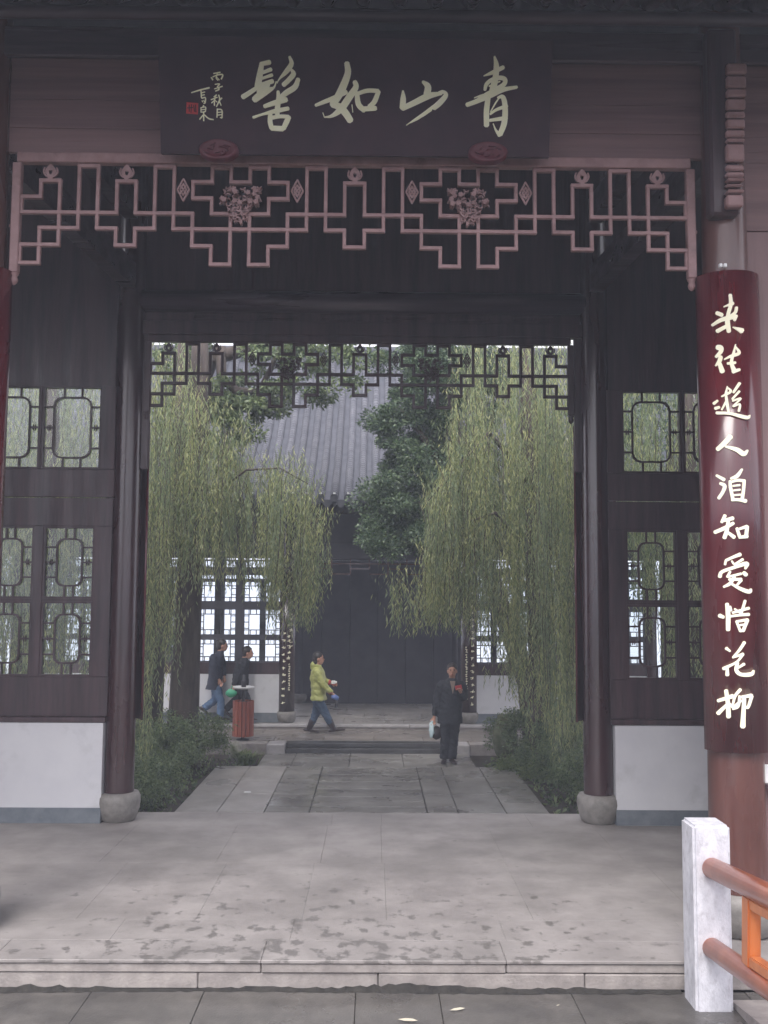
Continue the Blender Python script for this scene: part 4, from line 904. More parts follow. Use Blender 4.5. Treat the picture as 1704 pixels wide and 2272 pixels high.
for i in range(69):
    xx = -8.9 + i * PIT; o_ = (xx, 18.85, 4.13)
    if src1 is None:
        src1 = link('tile_row', [(p[0] + xx, p[1], p[2]) for p in v1], f1, TILE, hall, org=o_)
        src2 = link('pan_tile_row', [(p[0] + xx + PIT / 2, p[1], p[2]) for p in v2], f2, TILE_DK, hall, org=o_)
        src3 = link('tile_end', [(p[0] + xx, p[1] + 18.84, p[2] + 4.13) for p in ev], ef, TILE, hall, org=o_)
        src4 = link('drip_tile', [(p[0] + xx + PIT / 2, p[1] + 18.83, p[2] + 4.075) for p in dv], df, TILE, hall, org=o_)
    else:
        for s_ in (src1, src2, src3, src4): copy_of(s_, o_, hall)
    if i % 1 == 0:
        box('tile_cap', xx - 0.022, xx + 0.022, 18.90, 18.94, 4.205, 4.245, WHITE, hall)
mb = MB()
for i in range(88): mb.add(*tubev([(-9.1 + i * 0.208, 18.95, 4.02), (-9.1 + i * 0.208, 19.9, 4.30)], 0.045, 6))
ra = mb.build('eave_rafters', HALL_DK, hall, kind='stuff')
tube('ridge', [(-9.2, 24.0, 8.22), (9.2, 24.0, 8.22)], 0.14, TILE_DK, hall, n=10); box('ridge_wall', -9.2, 9.2, 23.93, 24.07, 7.95, 8.2, TILE_DK, hall)

# ================================================================== VEGETATION
def leaf_quads(P, D, L, W, rng, fold=True):
    """P base points, D directions, L lengths, W widths -> rhombus leaves"""
    D = D / np.maximum(np.linalg.norm(D, axis=1, keepdims=True), 1e-6)
    r_ = rng.normal(size=D.shape); U = np.cross(D, r_); U /= np.maximum(np.linalg.norm(U, axis=1, keepdims=True), 1e-6)
    N = np.cross(U, D)
    mid = P + D * (L * 0.45)[:, None]
    return np.stack([P, mid + U * (W / 2)[:, None] + N * (W * 0.12)[:, None], P + D * L[:, None], mid - U * (W / 2)[:, None] + N * (W * 0.12)[:, None]], 1)
def X(px, Y, py=1400): return at(px, py, Y).x
def Zp(py, Y, px=840): return at(px, py, Y).z
def willow(label, base, trunk, limbs, regions, seed):
    """regions: (px0, px1, top_fn(px)->(py lo, py hi), bottom_fn(px)->(py lo, py hi), Y0, Y1, strands)"""
    rng = np.random.default_rng(seed)
    t = thing('willow_tree', label, 'tree', base, 'weeping willows in the garden')
    for pts, rad in trunk:
        v, f = tubev(pts, rad, 12); link('trunk' if pts is trunk[0][0] else 'branch', v, f, BARK, t, True)
    for pts, rad in limbs: tube('branch', pts, rad, BARK, t, n=6)
    Q = []; tw = MB()
    for (a, b, tf, bf, Y0, Y1, n_) in regions:
        for i in range(n_):
            if i % 7 == 0: cpx, cY, cz = rng.uniform(a, b), rng.uniform(Y0, Y1), rng.random()
            px = min(max(cpx + rng.normal(0, 9), a), b); Y = min(max(cY + rng.normal(0, 0.15), Y0), Y1); t0, t1 = tf(px); b0, b1 = bf(px)
            zt, zb = Zp(t0 + (t1 - t0) * min(max(cz + rng.normal(0, 0.15), 0), 1), Y), Zp(rng.uniform(b0, b1), Y)
            if zt - zb < 0.3: continue
            x0 = X(px, Y); ln = zt - zb; k = max(4, int(ln / 0.036)); s = np.linspace(0, 1, k)
            sway = rng.normal(0, 0.05, 2); ph = rng.uniform(0, 6.28)
            xs_ = x0 + sway[0] * s + 0.03 * np.sin(3 * s * ln + ph); ys_ = Y + sway[1] * s + 0.03 * np.cos(2.5 * s * ln + ph); zs_ = zt - ln * s
            # springing arc at the top of the strand
            arc = np.exp(-s * ln / 0.25); xs_ -= rng.normal(0, 0.16) * arc; ys_ -= rng.normal(0, 0.16) * arc
            P = np.stack([xs_, ys_, zs_], 1); keep = rng.random(k) < 0.92; P = P[keep]; k2 = len(P)
            ang = rng.uniform(0, 6.28, k2); out = rng.uniform(0.15, 0.75, k2)
            D = np.stack([np.cos(ang) * out, np.sin(ang) * out, -np.ones(k2)], 1)
            Q.append(leaf_quads(P, D, rng.uniform(0.065, 0.125, k2), rng.uniform(0.010, 0.019, k2), rng))
            if i % 4 == 0:
                stp_ = max(1, k // 6); tw.add(*tubev([tuple(q) for q in np.stack([xs_, ys_, zs_], 1)[::stp_]], 0.004, 3, cap=False))
    quads('crown', np.concatenate(Q), WILLOW, t); tw.build('twigs', BARK, t)
    return t
def lin(*kv):
    xs_, ys_ = [q[0] for q in kv], [q[1] for q in kv]; w = kv[0][2] if len(kv[0]) > 2 else 60
    return lambda px: (np.interp(px, xs_, ys_), np.interp(px, xs_, ys_) + w)
# left willow: trunk left of the path, veil arching to the right
Yl = 16.4
willow('tall weeping willow with a thick dark trunk left of the path', (X(412, Yl), Yl, -0.53),
    [([(X(405, Yl), Yl, -0.55), (X(412, Yl), Yl, 0.4), (X(415, Yl), Yl, 1.6), (X(420, Yl), Yl, 3.2), (X(428, Yl), Yl + 0.1, 5.2), (X(425, Yl), Yl + 0.2, 7.2)], [0.30, 0.245, 0.225, 0.20, 0.17, 0.12]),
     ([(X(415, Yl), Yl, 2.8), (X(396, Yl), Yl - 0.1, 4.4), (X(398, Yl), Yl - 0.2, 6.6)], [0.17, 0.14, 0.09])],
    [([(X(420, 16), 16.2, 4.0), (X(495, 15.6), 15.6, Zp(1080, 15.6)), (X(540, 15.4), 15.4, Zp(1045, 15.4)), (X(615, 15.2), 15.2, Zp(1040, 15.2)), (X(680, 15.2), 15.2, Zp(1075, 15.2))], [0.05, 0.022, 0.018, 0.012, 0.006]),
     ([(X(410, 16), 16.2, 4.6), (X(350, 15.5), 15.5, 4.7), (X(310, 15), 15, 4.2)], [0.05, 0.025, 0.008])],
    [(300, 385, lin((300, 700, 330), (385, 760)), lin((300, 1300, 160), (385, 1330)), 14.2, 16.6, 125),
     (375, 480, lin((375, 690, 330), (480, 900)), lin((375, 1180, 130), (480, 1190)), 14.4, 16.0, 130),
     (395, 560, lin((395, 760, 160), (560, 930)), lin((395, 1080, 140), (560, 1130)), 15.2, 16.4, 110),
     (470, 615, lin((470, 960, 120), (560, 990), (615, 1000)), lin((470, 1190, 110), (615, 1250)), 14.6, 16.6, 185),
     (600, 745, lin((600, 975, 130), (680, 1000), (745, 1130)), lin((600, 1290, 100), (690, 1300), (745, 1180)), 14.8, 16.4, 160),
     (300, 400, lin((300, 1120, 160), (400, 1200)), lin((300, 1560, 180), (345, 1540), (400, 1330)), 13.4, 15.2, 42),
     (600, 700, lin((600, 1250, 80), (700, 1250)), lin((600, 1360, 60), (700, 1370)), 15, 16, 25)], 11)
# right willow: long curtain in front of the dark camphor
Yr = 16.6
willow('dense weeping willow hanging as a curtain right of the path', (X(1205, Yr), Yr, -0.53),
    [([(X(1200, Yr), Yr, -0.55), (X(1205, Yr), Yr, 0.5), (X(1195, Yr), Yr, 2.2), (X(1180, Yr), Yr, 4.4), (X(1170, Yr), Yr, 7.4)], [0.28, 0.22, 0.2, 0.17, 0.1])],
    [([(X(1185, 16), 16.4, 4.2), (X(1090, 15.6), 15.8, 4.9), (X(1000, 15.4), 15.4, Zp(1050, 15.4)), (X(950, 15.2), 15.2, Zp(1110, 15.2))], [0.06, 0.035, 0.016, 0.006]),
     ([(X(1190, 16), 16.4, 3.0), (X(1100, 15.6), 15.6, 3.6), (X(940, 15.2), 15.3, Zp(1190, 15.2))], [0.05, 0.025, 0.006])],
    [(1000, 1150, lin((1000, 730, 300), (1150, 700)), lin((1000, 1260, 140), (1060, 1290), (1150, 1350)), 14.4, 17.0, 270),
     (1140, 1310, lin((1140, 690, 320), (1310, 700)), lin((1140, 1380, 200), (1310, 1480)), 13.8, 16.8, 320),
     (955, 1030, lin((955, 1040, 90), (1030, 1000)), lin((955, 1270, 110), (1030, 1290)), 14.6, 16.2, 130),
     (875, 990, lin((875, 1250, 120), (990, 1130)), lin((875, 1330, 75), (990, 1335)), 14.6, 16.2, 140),
     (1160, 1310, lin((1160, 1250, 160), (1310, 1200)), lin((1160, 1540, 120), (1310, 1660)), 13.4, 15.6, 90),
     (1000, 1012, lin((1000, 740, 60), (1012, 740)), lin((1000, 1010, 30), (1012, 1010)), 14.6, 14.9, 5),
     (1075, 1140, lin((1060, 1330, 80), (1140, 1350)), lin((1060, 1450, 90), (1140, 1470)), 14.8, 16, 30)], 12)
# willows seen through the side-bay windows
Ys = 15.5
willow('weeping willow seen through the left side windows', (X(60, Ys), Ys, -0.53),
    [([(X(60, Ys), Ys, -0.55), (X(70, Ys), Ys, 1.5), (X(95, Ys), Ys, 4.0), (X(90, Ys), Ys, 7.0)], [0.26, 0.22, 0.18, 0.1])], [],
    [(-160, 290, lin((-160, 700, 400), (290, 720)), lin((-160, 1330, 300), (290, 1300)), 13.6, 17.0, 560),
     (-60, 120, lin((-60, 1150, 150), (120, 1150)), lin((-60, 1520, 150), (120, 1480)), 13.6, 15.6, 90)], 13)
willow('weeping willow seen through the right side windows', (X(1560, Ys), Ys, -0.53),
    [([(X(1560, Ys), Ys, -0.55), (X(1550, Ys), Ys, 1.5), (X(1530, Ys), Ys, 4.0), (X(1540, Ys), Ys, 7.0)], [0.26, 0.22, 0.18, 0.1])], [],
    [(1300, 1680, lin((1300, 700, 400), (1680, 720)), lin((1300, 1240, 260), (1400, 1130), (1470, 1180), (1680, 1400)), 13.8, 17.5, 460),
     (1440, 1640, lin((1440, 1150, 150), (1640, 1150)), lin((1440, 1400, 200), (1640, 1600)), 14, 16, 80)], 14)
def cloud(rng, c, r, n_, shell=0.5):
    d = rng.normal(size=(n_, 3)); d /= np.linalg.norm(d, axis=1, keepdims=True)
    q = (shell + (1 - shell) * rng.random(n_)) ** 0.7
    return np.array(c) + d * q[:, None] * np.array(r)
def broadleaf(name, label, cat, base, trunk, clumps, seed, m, leafL=(0.06, 0.11), per=420, cr=0.34, group=None, sub=7):
    rng = np.random.default_rng(seed); t = thing(name, label, cat, base, group)
    for i, (pts, rad) in enumerate(trunk): tube('trunk' if i == 0 else 'branch', pts, rad, BARK, t, n=10)
    Q = []
    for (c, r, dens) in clumps:
        cc = cloud(rng, c, r, max(3, int(sub * dens)), 0.35)
        for q in cc:
            n_ = int(per * rng.uniform(0.6, 1.3)); s = cr * rng.uniform(0.6, 1.25)
            P = cloud(rng, q, (s, s, s * 0.65), n_, 0.25); D = (P - q) + rng.normal(0, 0.12, P.shape) + np.array([0, 0, -0.06])
            L_ = rng.uniform(*leafL, n_); Q.append(leaf_quads(P, D, L_, L_ * rng.uniform(0.38, 0.5, n_), rng))
    quads('crown' if cat == 'tree' else 'foliage', np.concatenate(Q), m, t)
    return t
def cp(px, py, Y): return (X(px, Y), Y, Zp(py, Y))
# camphor trees: dark crown on the right, overhanging limb on the left
broadleaf('camphor_tree', 'dark green camphor tree behind the right willow, leaning over the hall roof', 'tree', (X(1190, 17.5), 17.5, -0.53),
    [([(X(1190, 17.5), 17.5, -0.55), (X(1170, 17.5), 17.5, 0.8), (X(1090, 17.5), 17.5, 2.6), (X(1020, 17.5), 17.5, 4.0), (X(1000, 17.5), 17.5, 6.4)], [0.22, 0.19, 0.16, 0.13, 0.08]),
     ([cp(990, 1050, 17.5), cp(930, 960, 17.3), cp(880, 900, 17.2)], [0.09, 0.05, 0.02]), ([cp(990, 1150, 17.5), cp(920, 1120, 17.3), cp(850, 1110, 17.2)], [0.08, 0.04, 0.02])],
    [(cp(930, 930, 17.4), (0.5, 0.6, 0.45), 1), (cp(960, 1040, 17.4), (0.75, 0.7, 0.6), 2.4), (cp(900, 1030, 17.3), (0.45, 0.5, 0.6), 1.5), (cp(900, 1140, 17.3), (0.6, 0.6, 0.5), 2.2), (cp(860, 1150, 17.2), (0.35, 0.4, 0.45), 1.3),
     (cp(950, 1180, 17.3), (0.7, 0.6, 0.35), 1.8), (cp(880, 1200, 17.2), (0.45, 0.4, 0.25), 1.2), (cp(1030, 900, 17.8), (0.8, 0.7, 0.7), 1.6), (cp(1050, 1080, 17.8), (0.7, 0.6, 0.9), 1.8), (cp(900, 860, 17.3), (0.35, 0.4, 0.25), 0.6), (cp(930, 800, 17.4), (0.8, 0.6, 0.35), 1.2), (cp(1100, 820, 17.8), (0.8, 0.6, 0.5), 1.2), (cp(870, 790, 17.3), (0.4, 0.4, 0.25), 0.7), (cp(860, 930, 17.3), (0.3, 0.35, 0.4), 1.0), (cp(960, 860, 17.5), (0.6, 0.5, 0.5), 1.8), (cp(990, 980, 17.6), (0.7, 0.6, 0.7), 2.0), (cp(840, 1090, 17.2), (0.3, 0.35, 0.4), 1.0), (cp(1000, 770, 17.6), (0.9, 0.6, 0.3), 1.2)],
    21, CAMPHOR, per=620, cr=0.30, leafL=(0.045, 0.08))
broadleaf('camphor_tree', 'camphor tree whose thick bare limb crosses the top left of the opening', 'tree', (X(335, 18.2), 18.2, -0.53),
    [([(X(335, 18.2), 18.2, -0.55), (X(345, 18.2), 18.2, 2.5), (X(380, 18), 18, 5.0), (X(455, 17.6), 17.6, Zp(800, 17.6)), (X(560, 17.4), 17.4, Zp(770, 17.4)), (X(640, 17.2), 17.2, Zp(715, 17.2))], [0.24, 0.2, 0.18, 0.15, 0.12, 0.07]),
     ([cp(478, 775, 17.5), cp(480, 840, 17.4), cp(515, 870, 17.3), cp(565, 872, 17.3), cp(592, 820, 17.3), cp(615, 760, 17.2)], [0.10, 0.09, 0.08, 0.06, 0.05, 0.03])],
    [(cp(525, 920, 17.2), (0.55, 0.4, 0.32), 1.3), (cp(580, 885, 17.2), (0.45, 0.4, 0.32), 1.0), (cp(540, 970, 17.2), (0.4, 0.35, 0.14), 0.5), (cp(465, 900, 17.3), (0.4, 0.4, 0.45), 1.2), (cp(470, 1010, 17.3), (0.3, 0.4, 0.35), 0.7), (cp(640, 850, 17.2), (0.3, 0.3, 0.14), 0.35), (cp(590, 800, 17.2), (0.5, 0.4, 0.25), 0.7), (cp(700, 870, 17.1), (0.3, 0.3, 0.18), 0.4), (cp(690, 815, 17.1), (0.3, 0.3, 0.2), 0.4), (cp(380, 790, 17.6), (0.6, 0.5, 0.4), 1.2), (cp(790, 800, 17.1), (0.4, 0.3, 0.22), 0.4), (cp(770, 850, 17.1), (0.2, 0.2, 0.12), 0.3), (cp(400, 900, 17.8), (0.6, 0.5, 0.6), 1.4), (cp(500, 870, 17.5), (0.5, 0.4, 0.4), 1.0), (cp(620, 770, 17.3), (0.6, 0.4, 0.15), 0.7), (cp(720, 770, 17.2), (0.5, 0.4, 0.12), 0.5), (cp(360, 1010, 18), (0.5, 0.4, 0.6), 1.0)],
    22, CAMPHOR_L, per=95, cr=0.20, sub=17)
# trees behind the hall's right end and beside the courtyard, glimpsed past the willows
for (px, lab, sd) in ((-80, 'dark evergreen beyond the left side windows', 31), (1480, 'dark evergreen beyond the right side windows', 32)):
    c_ = (X(px, 19.0), 18.9)
    broadleaf('evergreen_tree', lab, 'tree', (c_[0], c_[1], -0.33), [([(c_[0], c_[1], -0.35), (c_[0], c_[1], 2.0), (c_[0] + 0.1, c_[1], 5.4)], [0.16, 0.13, 0.07])],
        [((c_[0], c_[1], 3.2), (1.0, 0.8, 0.8), 2), ((c_[0] + 0.3, c_[1], 4.6), (1.2, 0.8, 0.9), 2.2), ((c_[0] - 0.4, c_[1], 5.8), (1.0, 0.8, 0.7), 1.6)], sd, CAMPHOR, per=300, cr=0.36)
# clipped shrubs at both sides of the path
def shrub(label, blobs, seed, m=SHRUB, per=260, name='shrub'):
    b0 = blobs[0][0]; return broadleaf(name, label, 'shrub', (b0[0], b0[1], -0.53), [([(b0[0], b0[1], -0.55), (b0[0] + 0.05, b0[1], b0[2])], [0.05, 0.02])], blobs, seed, m, leafL=(0.028, 0.055), per=per, cr=0.20, sub=16)
shrub('large rounded dark shrub left of the path, in front of the willow trunk', [((-2.88, 16.2, 0.10), (0.55, 0.65, 0.46), 2.6), ((-3.05, 15.3, -0.02), (0.48, 0.7, 0.40), 2.2), ((-3.5, 15.8, 0.0), (0.6, 0.6, 0.42), 1.6)], 41)
shrub('low dark shrub beside the left stone plinth', [((-3.12, 14.2, -0.22), (0.45, 0.6, 0.32), 1.8), ((-3.2, 13.3, -0.30), (0.45, 0.6, 0.25), 1.6), ((-3.9, 13.8, -0.12), (0.6, 0.8, 0.40), 2.0)], 42)
shrub('dark shrub with airy top right of the path, nearest the steps', [((2.36, 17.0, -0.02), (0.45, 0.5, 0.42), 2.0), ((2.66, 16.1, -0.1), (0.42, 0.6, 0.40), 1.8), ((3.1, 16.3, 0.0), (0.5, 0.6, 0.5), 1.6)], 43)
shrub('dark shrub beside the right stone plinth under hanging willow', [((2.85, 14.9, -0.10), (0.45, 0.7, 0.42), 2.0), ((2.82, 13.9, -0.2), (0.38, 0.6, 0.35), 1.8), ((3.2, 13.4, -0.05), (0.5, 0.6, 0.48), 1.8)], 44)
shrub('small pale green shrub at the path edge right of the standing person', [((2.28, 16.35, -0.38), (0.30, 0.22, 0.13), 1.0), ((2.48, 15.6, -0.36), (0.2, 0.25, 0.13), 0.5)], 45, SHRUB_L, per=150)
# strappy plant and pale rock by the litter bin
rng = np.random.default_rng(5); t = thing('strappy_plant', 'low arching strap-leaved plant beside the pale rock near the litter bin', 'plant', (X(555, 16.9), 16.9, -0.53))
Q = []
for i in range(170):
    a = rng.uniform(0, 6.28); ln = rng.uniform(0.22, 0.42); o_ = np.array([X(552, 16.9) + rng.normal(0, 0.06), 16.9 + rng.normal(0, 0.06), -0.52]); pr_ = o_; ds = np.array([math.cos(a), math.sin(a), 0]); U = np.array([-math.sin(a), math.cos(a), 0]); n_ = 4
    for k in range(n_):
        s = (k + 1) / n_; nx = o_ + ds * ln * s * 0.75 + np.array([0, 0, ln * (1.5 * s - 1.05 * s * s)]); w0 = 0.012 * (1 - (k / n_)**2); w1 = 0.012 * (1 - s * s)
        Q.append(np.stack([pr_ - U * w0, pr_ + U * w0, nx + U * w1, nx - U * w1])); pr_ = nx
quads('leaves', np.array(Q), SHRUB_L, t)
tag(blob('garden_rock', cp(526, 1668, 17.0), (0.11, 0.12, 0.17), ROCK, seed=2), 'small pale rock at the foot of the litter bin', 'rock')
tag(blob('garden_rock', (X(1118, 16.9), 16.9, -0.05), (0.20, 0.2, 0.36), MOSS, seed=9, amp=0.1), 'tall mossy rock standing among the right shrubs', 'rock')
# ground cover under the shrubs
rng = np.random.default_rng(77); n_ = 16000; P = np.stack([rng.uniform(-7, 7, n_), rng.uniform(10.7, 17.4, n_), np.full(n_, -0.53)], 1)
P = P[(P[:, 0] < -2.6) | (P[:, 0] > 2.34) | ((P[:, 1] > 16.4) & (np.abs(P[:, 0] + 0.1) > 1.95))]; k = len(P)
D = np.stack([rng.normal(0, 0.7, k), rng.normal(0, 0.7, k), rng.uniform(0.2, 1, k)], 1); L_ = rng.uniform(0.05, 0.12, k)
gc = quads('ground_cover', leaf_quads(P, D, L_, L_ * 0.4, rng), SHRUB, kind='stuff'); 

# ================================================================== LITTER BIN
bx_, by_ = X(543, 18.35), 18.35; bz = -0.325
bin_ = thing('litter_bin', 'red brown slatted litter bin on a dark pole with pale ashtray top', 'litter bin', (bx_, by_, bz))
tube('pole', [(bx_, by_, bz), (bx_, by_, bz + 1.16)], 0.028, METAL_DK, bin_, n=10)
v, f = lathe([(0.12, bz), (0.12, bz + 0.015), (0.03, bz + 0.03)], bx_, by_, 16); link('foot', v, f, METAL_DK, bin_, True)
zb, zt_ = Zp(1634, by_), Zp(1556, by_)
v, f = lathe([(0.001, zb + 0.01), (0.165, zb + 0.01), (0.165, zt_ - 0.02), (0.15, zt_ - 0.02), (0.15, zb + 0.03)], bx_, by_, 8); link('liner', v, f, METAL_DK, bin_)
for i in range(16):
    a = 2 * math.pi * (i + 0.5) / 16; ca, sa = math.cos(a), math.sin(a); rr = 0.19; v = []
    for zq in (zb, zt_):
        for (u, w_) in ((-0.030, 0), (0.030, 0), (0.030, 0.02), (-0.030, 0.02)): v.append((bx_ + ca * (rr - w_) - sa * u, by_ + sa * (rr - w_) + ca * u, zq))
    link('slat', v, [(0, 3, 2, 1), (4, 5, 6, 7), (0, 1, 5, 4), (1, 2, 6, 5), (2, 3, 7, 6), (3, 0, 4, 7)], SLAT, bin_)
zc = Zp(1528, by_)
v, f = lathe([(0.02, zc - 0.03), (0.17, zc - 0.012), (0.20, zc + 0.012), (0.195, zc + 0.03), (0.17, zc + 0.012), (0.03, zc + 0.005)], bx_, by_, 24); link('ashtray', v, f, METAL_W, bin_, True)
v, f = lathe([(0.001, zc + 0.006), (0.045, zc + 0.006), (0.045, zc + 0.125), (0.036, zc + 0.14), (0.001, zc + 0.14)], bx_, by_, 16); link('cap', v, f, METAL_DK, bin_, True)

# ================================================================== PEOPLE

DG = bpy.context.evaluated_depsgraph_get
from mathutils import noise as mnoise
def remesh(name, mb, m, parent, voxel=0.010, smooth=3, fold=0.0):
    """fuses overlapping shapes into one continuous smooth surface"""
    me = bpy.data.meshes.new('tmp'); me.from_pydata(mb.v, [], mb.f); me.update()
    o = bpy.data.objects.new('tmp', me); C.objects.link(o)
    md = o.modifiers.new('r', 'REMESH'); md.mode = 'VOXEL'; md.voxel_size = voxel
    if smooth: sm = o.modifiers.new('s', 'SMOOTH'); sm.iterations = smooth; sm.factor = 0.5
    dg = DG(); dg.update(); ev_ = o.evaluated_get(dg); em = ev_.to_mesh()
    if fold: v = [tuple(q.co + q.normal * (fold * (mnoise.noise(Vector((q.co.x * 9, q.co.y * 9, q.co.z * 19 + q.co.x * 14))) + 0.6 * mnoise.noise(Vector((q.co.x * 22, q.co.y * 22, q.co.z * 34)))))) for q in em.vertices]
    else: v = [tuple(q.co) for q in em.vertices]
    f = [tuple(p.vertices) for p in em.polygons]; ev_.to_mesh_clear()
    bpy.data.objects.remove(o); bpy.data.meshes.remove(me)
    return link(name, v, f, m, parent, True)
def ell(c, rF, rS, rU, F, Sd, n=14):
    v = []; f = []; U = Vector((0, 0, 1)); N = n * 2
    for a in range(n + 1):
        t = math.pi * a / n
        for b in range(N):
            q = 2 * math.pi * b / N; v.append(tuple(c + F * (rF * math.sin(t) * math.cos(q)) + Sd * (rS * math.sin(t) * math.sin(q)) + U * (rU * math.cos(t))))
    for a in range(n):
        for b in range(N): f.append((a * N + b, (a + 1) * N + b, (a + 1) * N + (b + 1) % N, a * N + (b + 1) % N))
    return v, f
def loft(rings, F, Sd, n=24):
    """rings: (centre, half depth, half width), bottom to top"""
    v = []; f = []
    for (c, d, w) in rings:
        for k in range(n): a = 2 * math.pi * k / n; v.append(tuple(c + F * (d * math.cos(a)) + Sd * (w * math.sin(a))))
    for r_ in range(len(rings) - 1):
        for k in range(n): k2 = (k + 1) % n; f.append((r_ * n + k, r_ * n + k2, (r_ + 1) * n + k2, (r_ + 1) * n + k))
    f.append(tuple(range(n))[::-1]); f.append(tuple((len(rings) - 1) * n + k for k in range(n)))
    return v, f
def sleeve(mb, pts, radii, puff=0.0, step=0.03):
    P_ = [Vector(p) for p in pts]; out = []; rad = []
    for a, b, ra, rb in zip(P_[:-1], P_[1:], radii[:-1], radii[1:]):
        k = max(2, int((b - a).length / step))
        for q in range(k): t = q / k; out.append(a.lerp(b, t)); rad.append(ra + (rb - ra) * t)
    out.append(P_[-1]); rad.append(radii[-1])
    if puff: rad = [r_ * (1 + puff * math.sin(i * 1.6)) for i, r_ in enumerate(rad)]
    # soften the joints
    for _ in range(2): out = [out[0]] + [(out[i - 1] + out[i] * 2 + out[i + 1]) / 4 for i in range(1, len(out) - 1)] + [out[-1]]
    mb.add(*tubev(out, rad, 14))
def person(label, origin, J, wear, group=None, head_dir=(1, 0)):
    """J: joints relative to origin (metres); head_dir: horizontal facing"""
    ox, oy, oz = origin; w = wear
    g = lambda k: Vector((ox + J[k][0], oy + J[k][1], oz + J[k][2]))
    t = thing('person', label, 'person', origin, group); U = Vector((0, 0, 1))
    F = Vector((head_dir[0], head_dir[1], 0)).normalized(); Sd = Vector((-F.y, F.x, 0))
    hd, nk, ch, pv_ = g('head'), g('neck'), g('chest'), g('pelvis')
    B = MB()
    B.add(*ell(hd + U * 0.014 - F * 0.006, 0.096, 0.076, 0.105, F, Sd)); B.add(*ell(hd + F * 0.022 - U * 0.055, 0.066, 0.058, 0.066, F, Sd))
    B.add(*ell(hd + F * 0.094 - U * 0.018, 0.020, 0.013, 0.022, F, Sd, 8)); B.add(*ell(hd + F * 0.088 - U * 0.056, 0.010, 0.024, 0.010, F, Sd, 6))
    for q in (-1, 1): B.add(*ell(hd + Sd * 0.076 * q - U * 0.012, 0.020, 0.012, 0.032, F, Sd, 8))
    B.add(*tubev([ch + U * 0.05, nk, hd - U * 0.05 - F * 0.008], [0.075, 0.053, 0.052], 14))
    B.add(*loft([(pv_ - U * 0.06, 0.09, 0.13), (pv_ + U * 0.06, 0.085, 0.125), (pv_.lerp(ch, 0.6), 0.09, 0.13), (ch, 0.10, 0.15), (ch.lerp(nk, 0.6), 0.07, 0.12)], F, Sd))
    for s in 'LR':
        sh, el, wr = g('sh' + s), g('el' + s), g('wr' + s)
        sleeve(B, [sh.lerp(ch, 0.4), sh, el, wr], [0.05, 0.05, 0.036, 0.026])
        fd = (wr - el).normalized(); sd = fd.cross(Vector((0.3, 1, 0.2))).normalized(); nd = fd.cross(sd)
        pm = wr + fd * 0.05
        B.add(*tubev([wr - fd * 0.01, wr + fd * 0.02, pm + fd * 0.03], [0.024, 0.028, 0.026], 10))
        for i, (off, ln) in enumerate(((-0.029, 0.066), (-0.010, 0.078), (0.010, 0.072), (0.028, 0.055))):
            a = pm + fd * 0.015 + sd * off * 0.8
            B.add(*tubev([a, a + fd * ln * 0.5 + sd * off * 0.25, a + fd * ln * 0.85 + nd * 0.018 + sd * off * 0.3, a + fd * ln * 0.98 + nd * 0.034 + sd * off * 0.3], [0.010, 0.0095, 0.009, 0.007], 8))
        B.add(*tubev([wr + fd * 0.02 - sd * 0.018, wr + fd * 0.045 - sd * 0.045, wr + fd * 0.085 - sd * 0.055 + nd * 0.012], [0.013, 0.011, 0.008], 8))
        sleeve(B, [pv_.lerp(g('hp' + s), 0.8), g('hp' + s), g('kn' + s), g('an' + s)], [0.085, 0.085, 0.055, 0.038])
    remesh('body', B, SKIN, t, 0.0065, 2)
    for q in (-1, 1):
        for nm, c, rF, rS, rU in (('eye', hd + F * 0.088 + Sd * 0.031 * q + U * 0.010, 0.006, 0.013, 0.0065), ('eyebrow', hd + F * 0.090 + Sd * 0.032 * q + U * 0.030, 0.006, 0.019, 0.005)):
            v, f = ell(c, rF, rS, rU, F, Sd, 6); link(nm, v, f, HAIR, t, True)
    v, f = ell(hd + F * 0.094 - U * 0.055, 0.006, 0.022, 0.006, F, Sd, 6); link('mouth', v, f, mat_lip, t, True)
    H = MB(); H.add(*ell(hd + U * 0.042 - F * 0.022, 0.096, 0.090, 0.094, F, Sd)); H.add(*ell(hd - F * 0.055 - U * 0.01, 0.062, 0.080, 0.085, F, Sd))
    H.add(*ell(hd + F * 0.035 + U * 0.080, 0.045, 0.060, 0.026, F, Sd))
    if w.get('hair_len'): H.add(*ell(hd - F * 0.062 - U * w['hair_len'] * 0.5, 0.050, 0.085, 0.09 + w['hair_len'] * 0.35, F, Sd))
    remesh('hair', H, HAIR, t, 0.010, 2, 0.006)
    # jacket: shaped torso and sleeves fused together
    k = w.get('fat', 1.0); pf_ = w.get('puff', 0.0); A = MB()
    hem = pv_ + Vector(w.get('hem', (0, 0, -0.06)))
    sw = ((g('shL') - g('shR')).length) / 2
    ctrl = [(hem, 0.150, 0.205), (pv_ + U * 0.06, 0.138, 0.190), (pv_.lerp(ch, 0.55), 0.135, 0.188), (ch, 0.142, 0.205), (ch.lerp(nk, 0.45), 0.120, max(0.16, sw * 0.86)), (ch.lerp(nk, 0.78), 0.085, 0.105), (nk + U * 0.012, 0.068, 0.072)]
    rings = []
    for (a, da, wa), (b, db, wb) in zip(ctrl[:-1], ctrl[1:]):
        n_ = max(2, int((b - a).length / 0.018))
        for q in range(n_): u = q / n_; rings.append((a.lerp(b, u), (da + (db - da) * u) * k, (wa + (wb - wa) * u) * k))
    rings.append((ctrl[-1][0], ctrl[-1][1], ctrl[-1][2]))
    if pf_: rings = [(c, d * (1 + pf_ * math.sin(i * 0.95)), w_ * (1 + pf_ * math.sin(i * 0.95))) for i, (c, d, w_) in enumerate(rings)]
    A.add(*loft(rings, F, Sd))
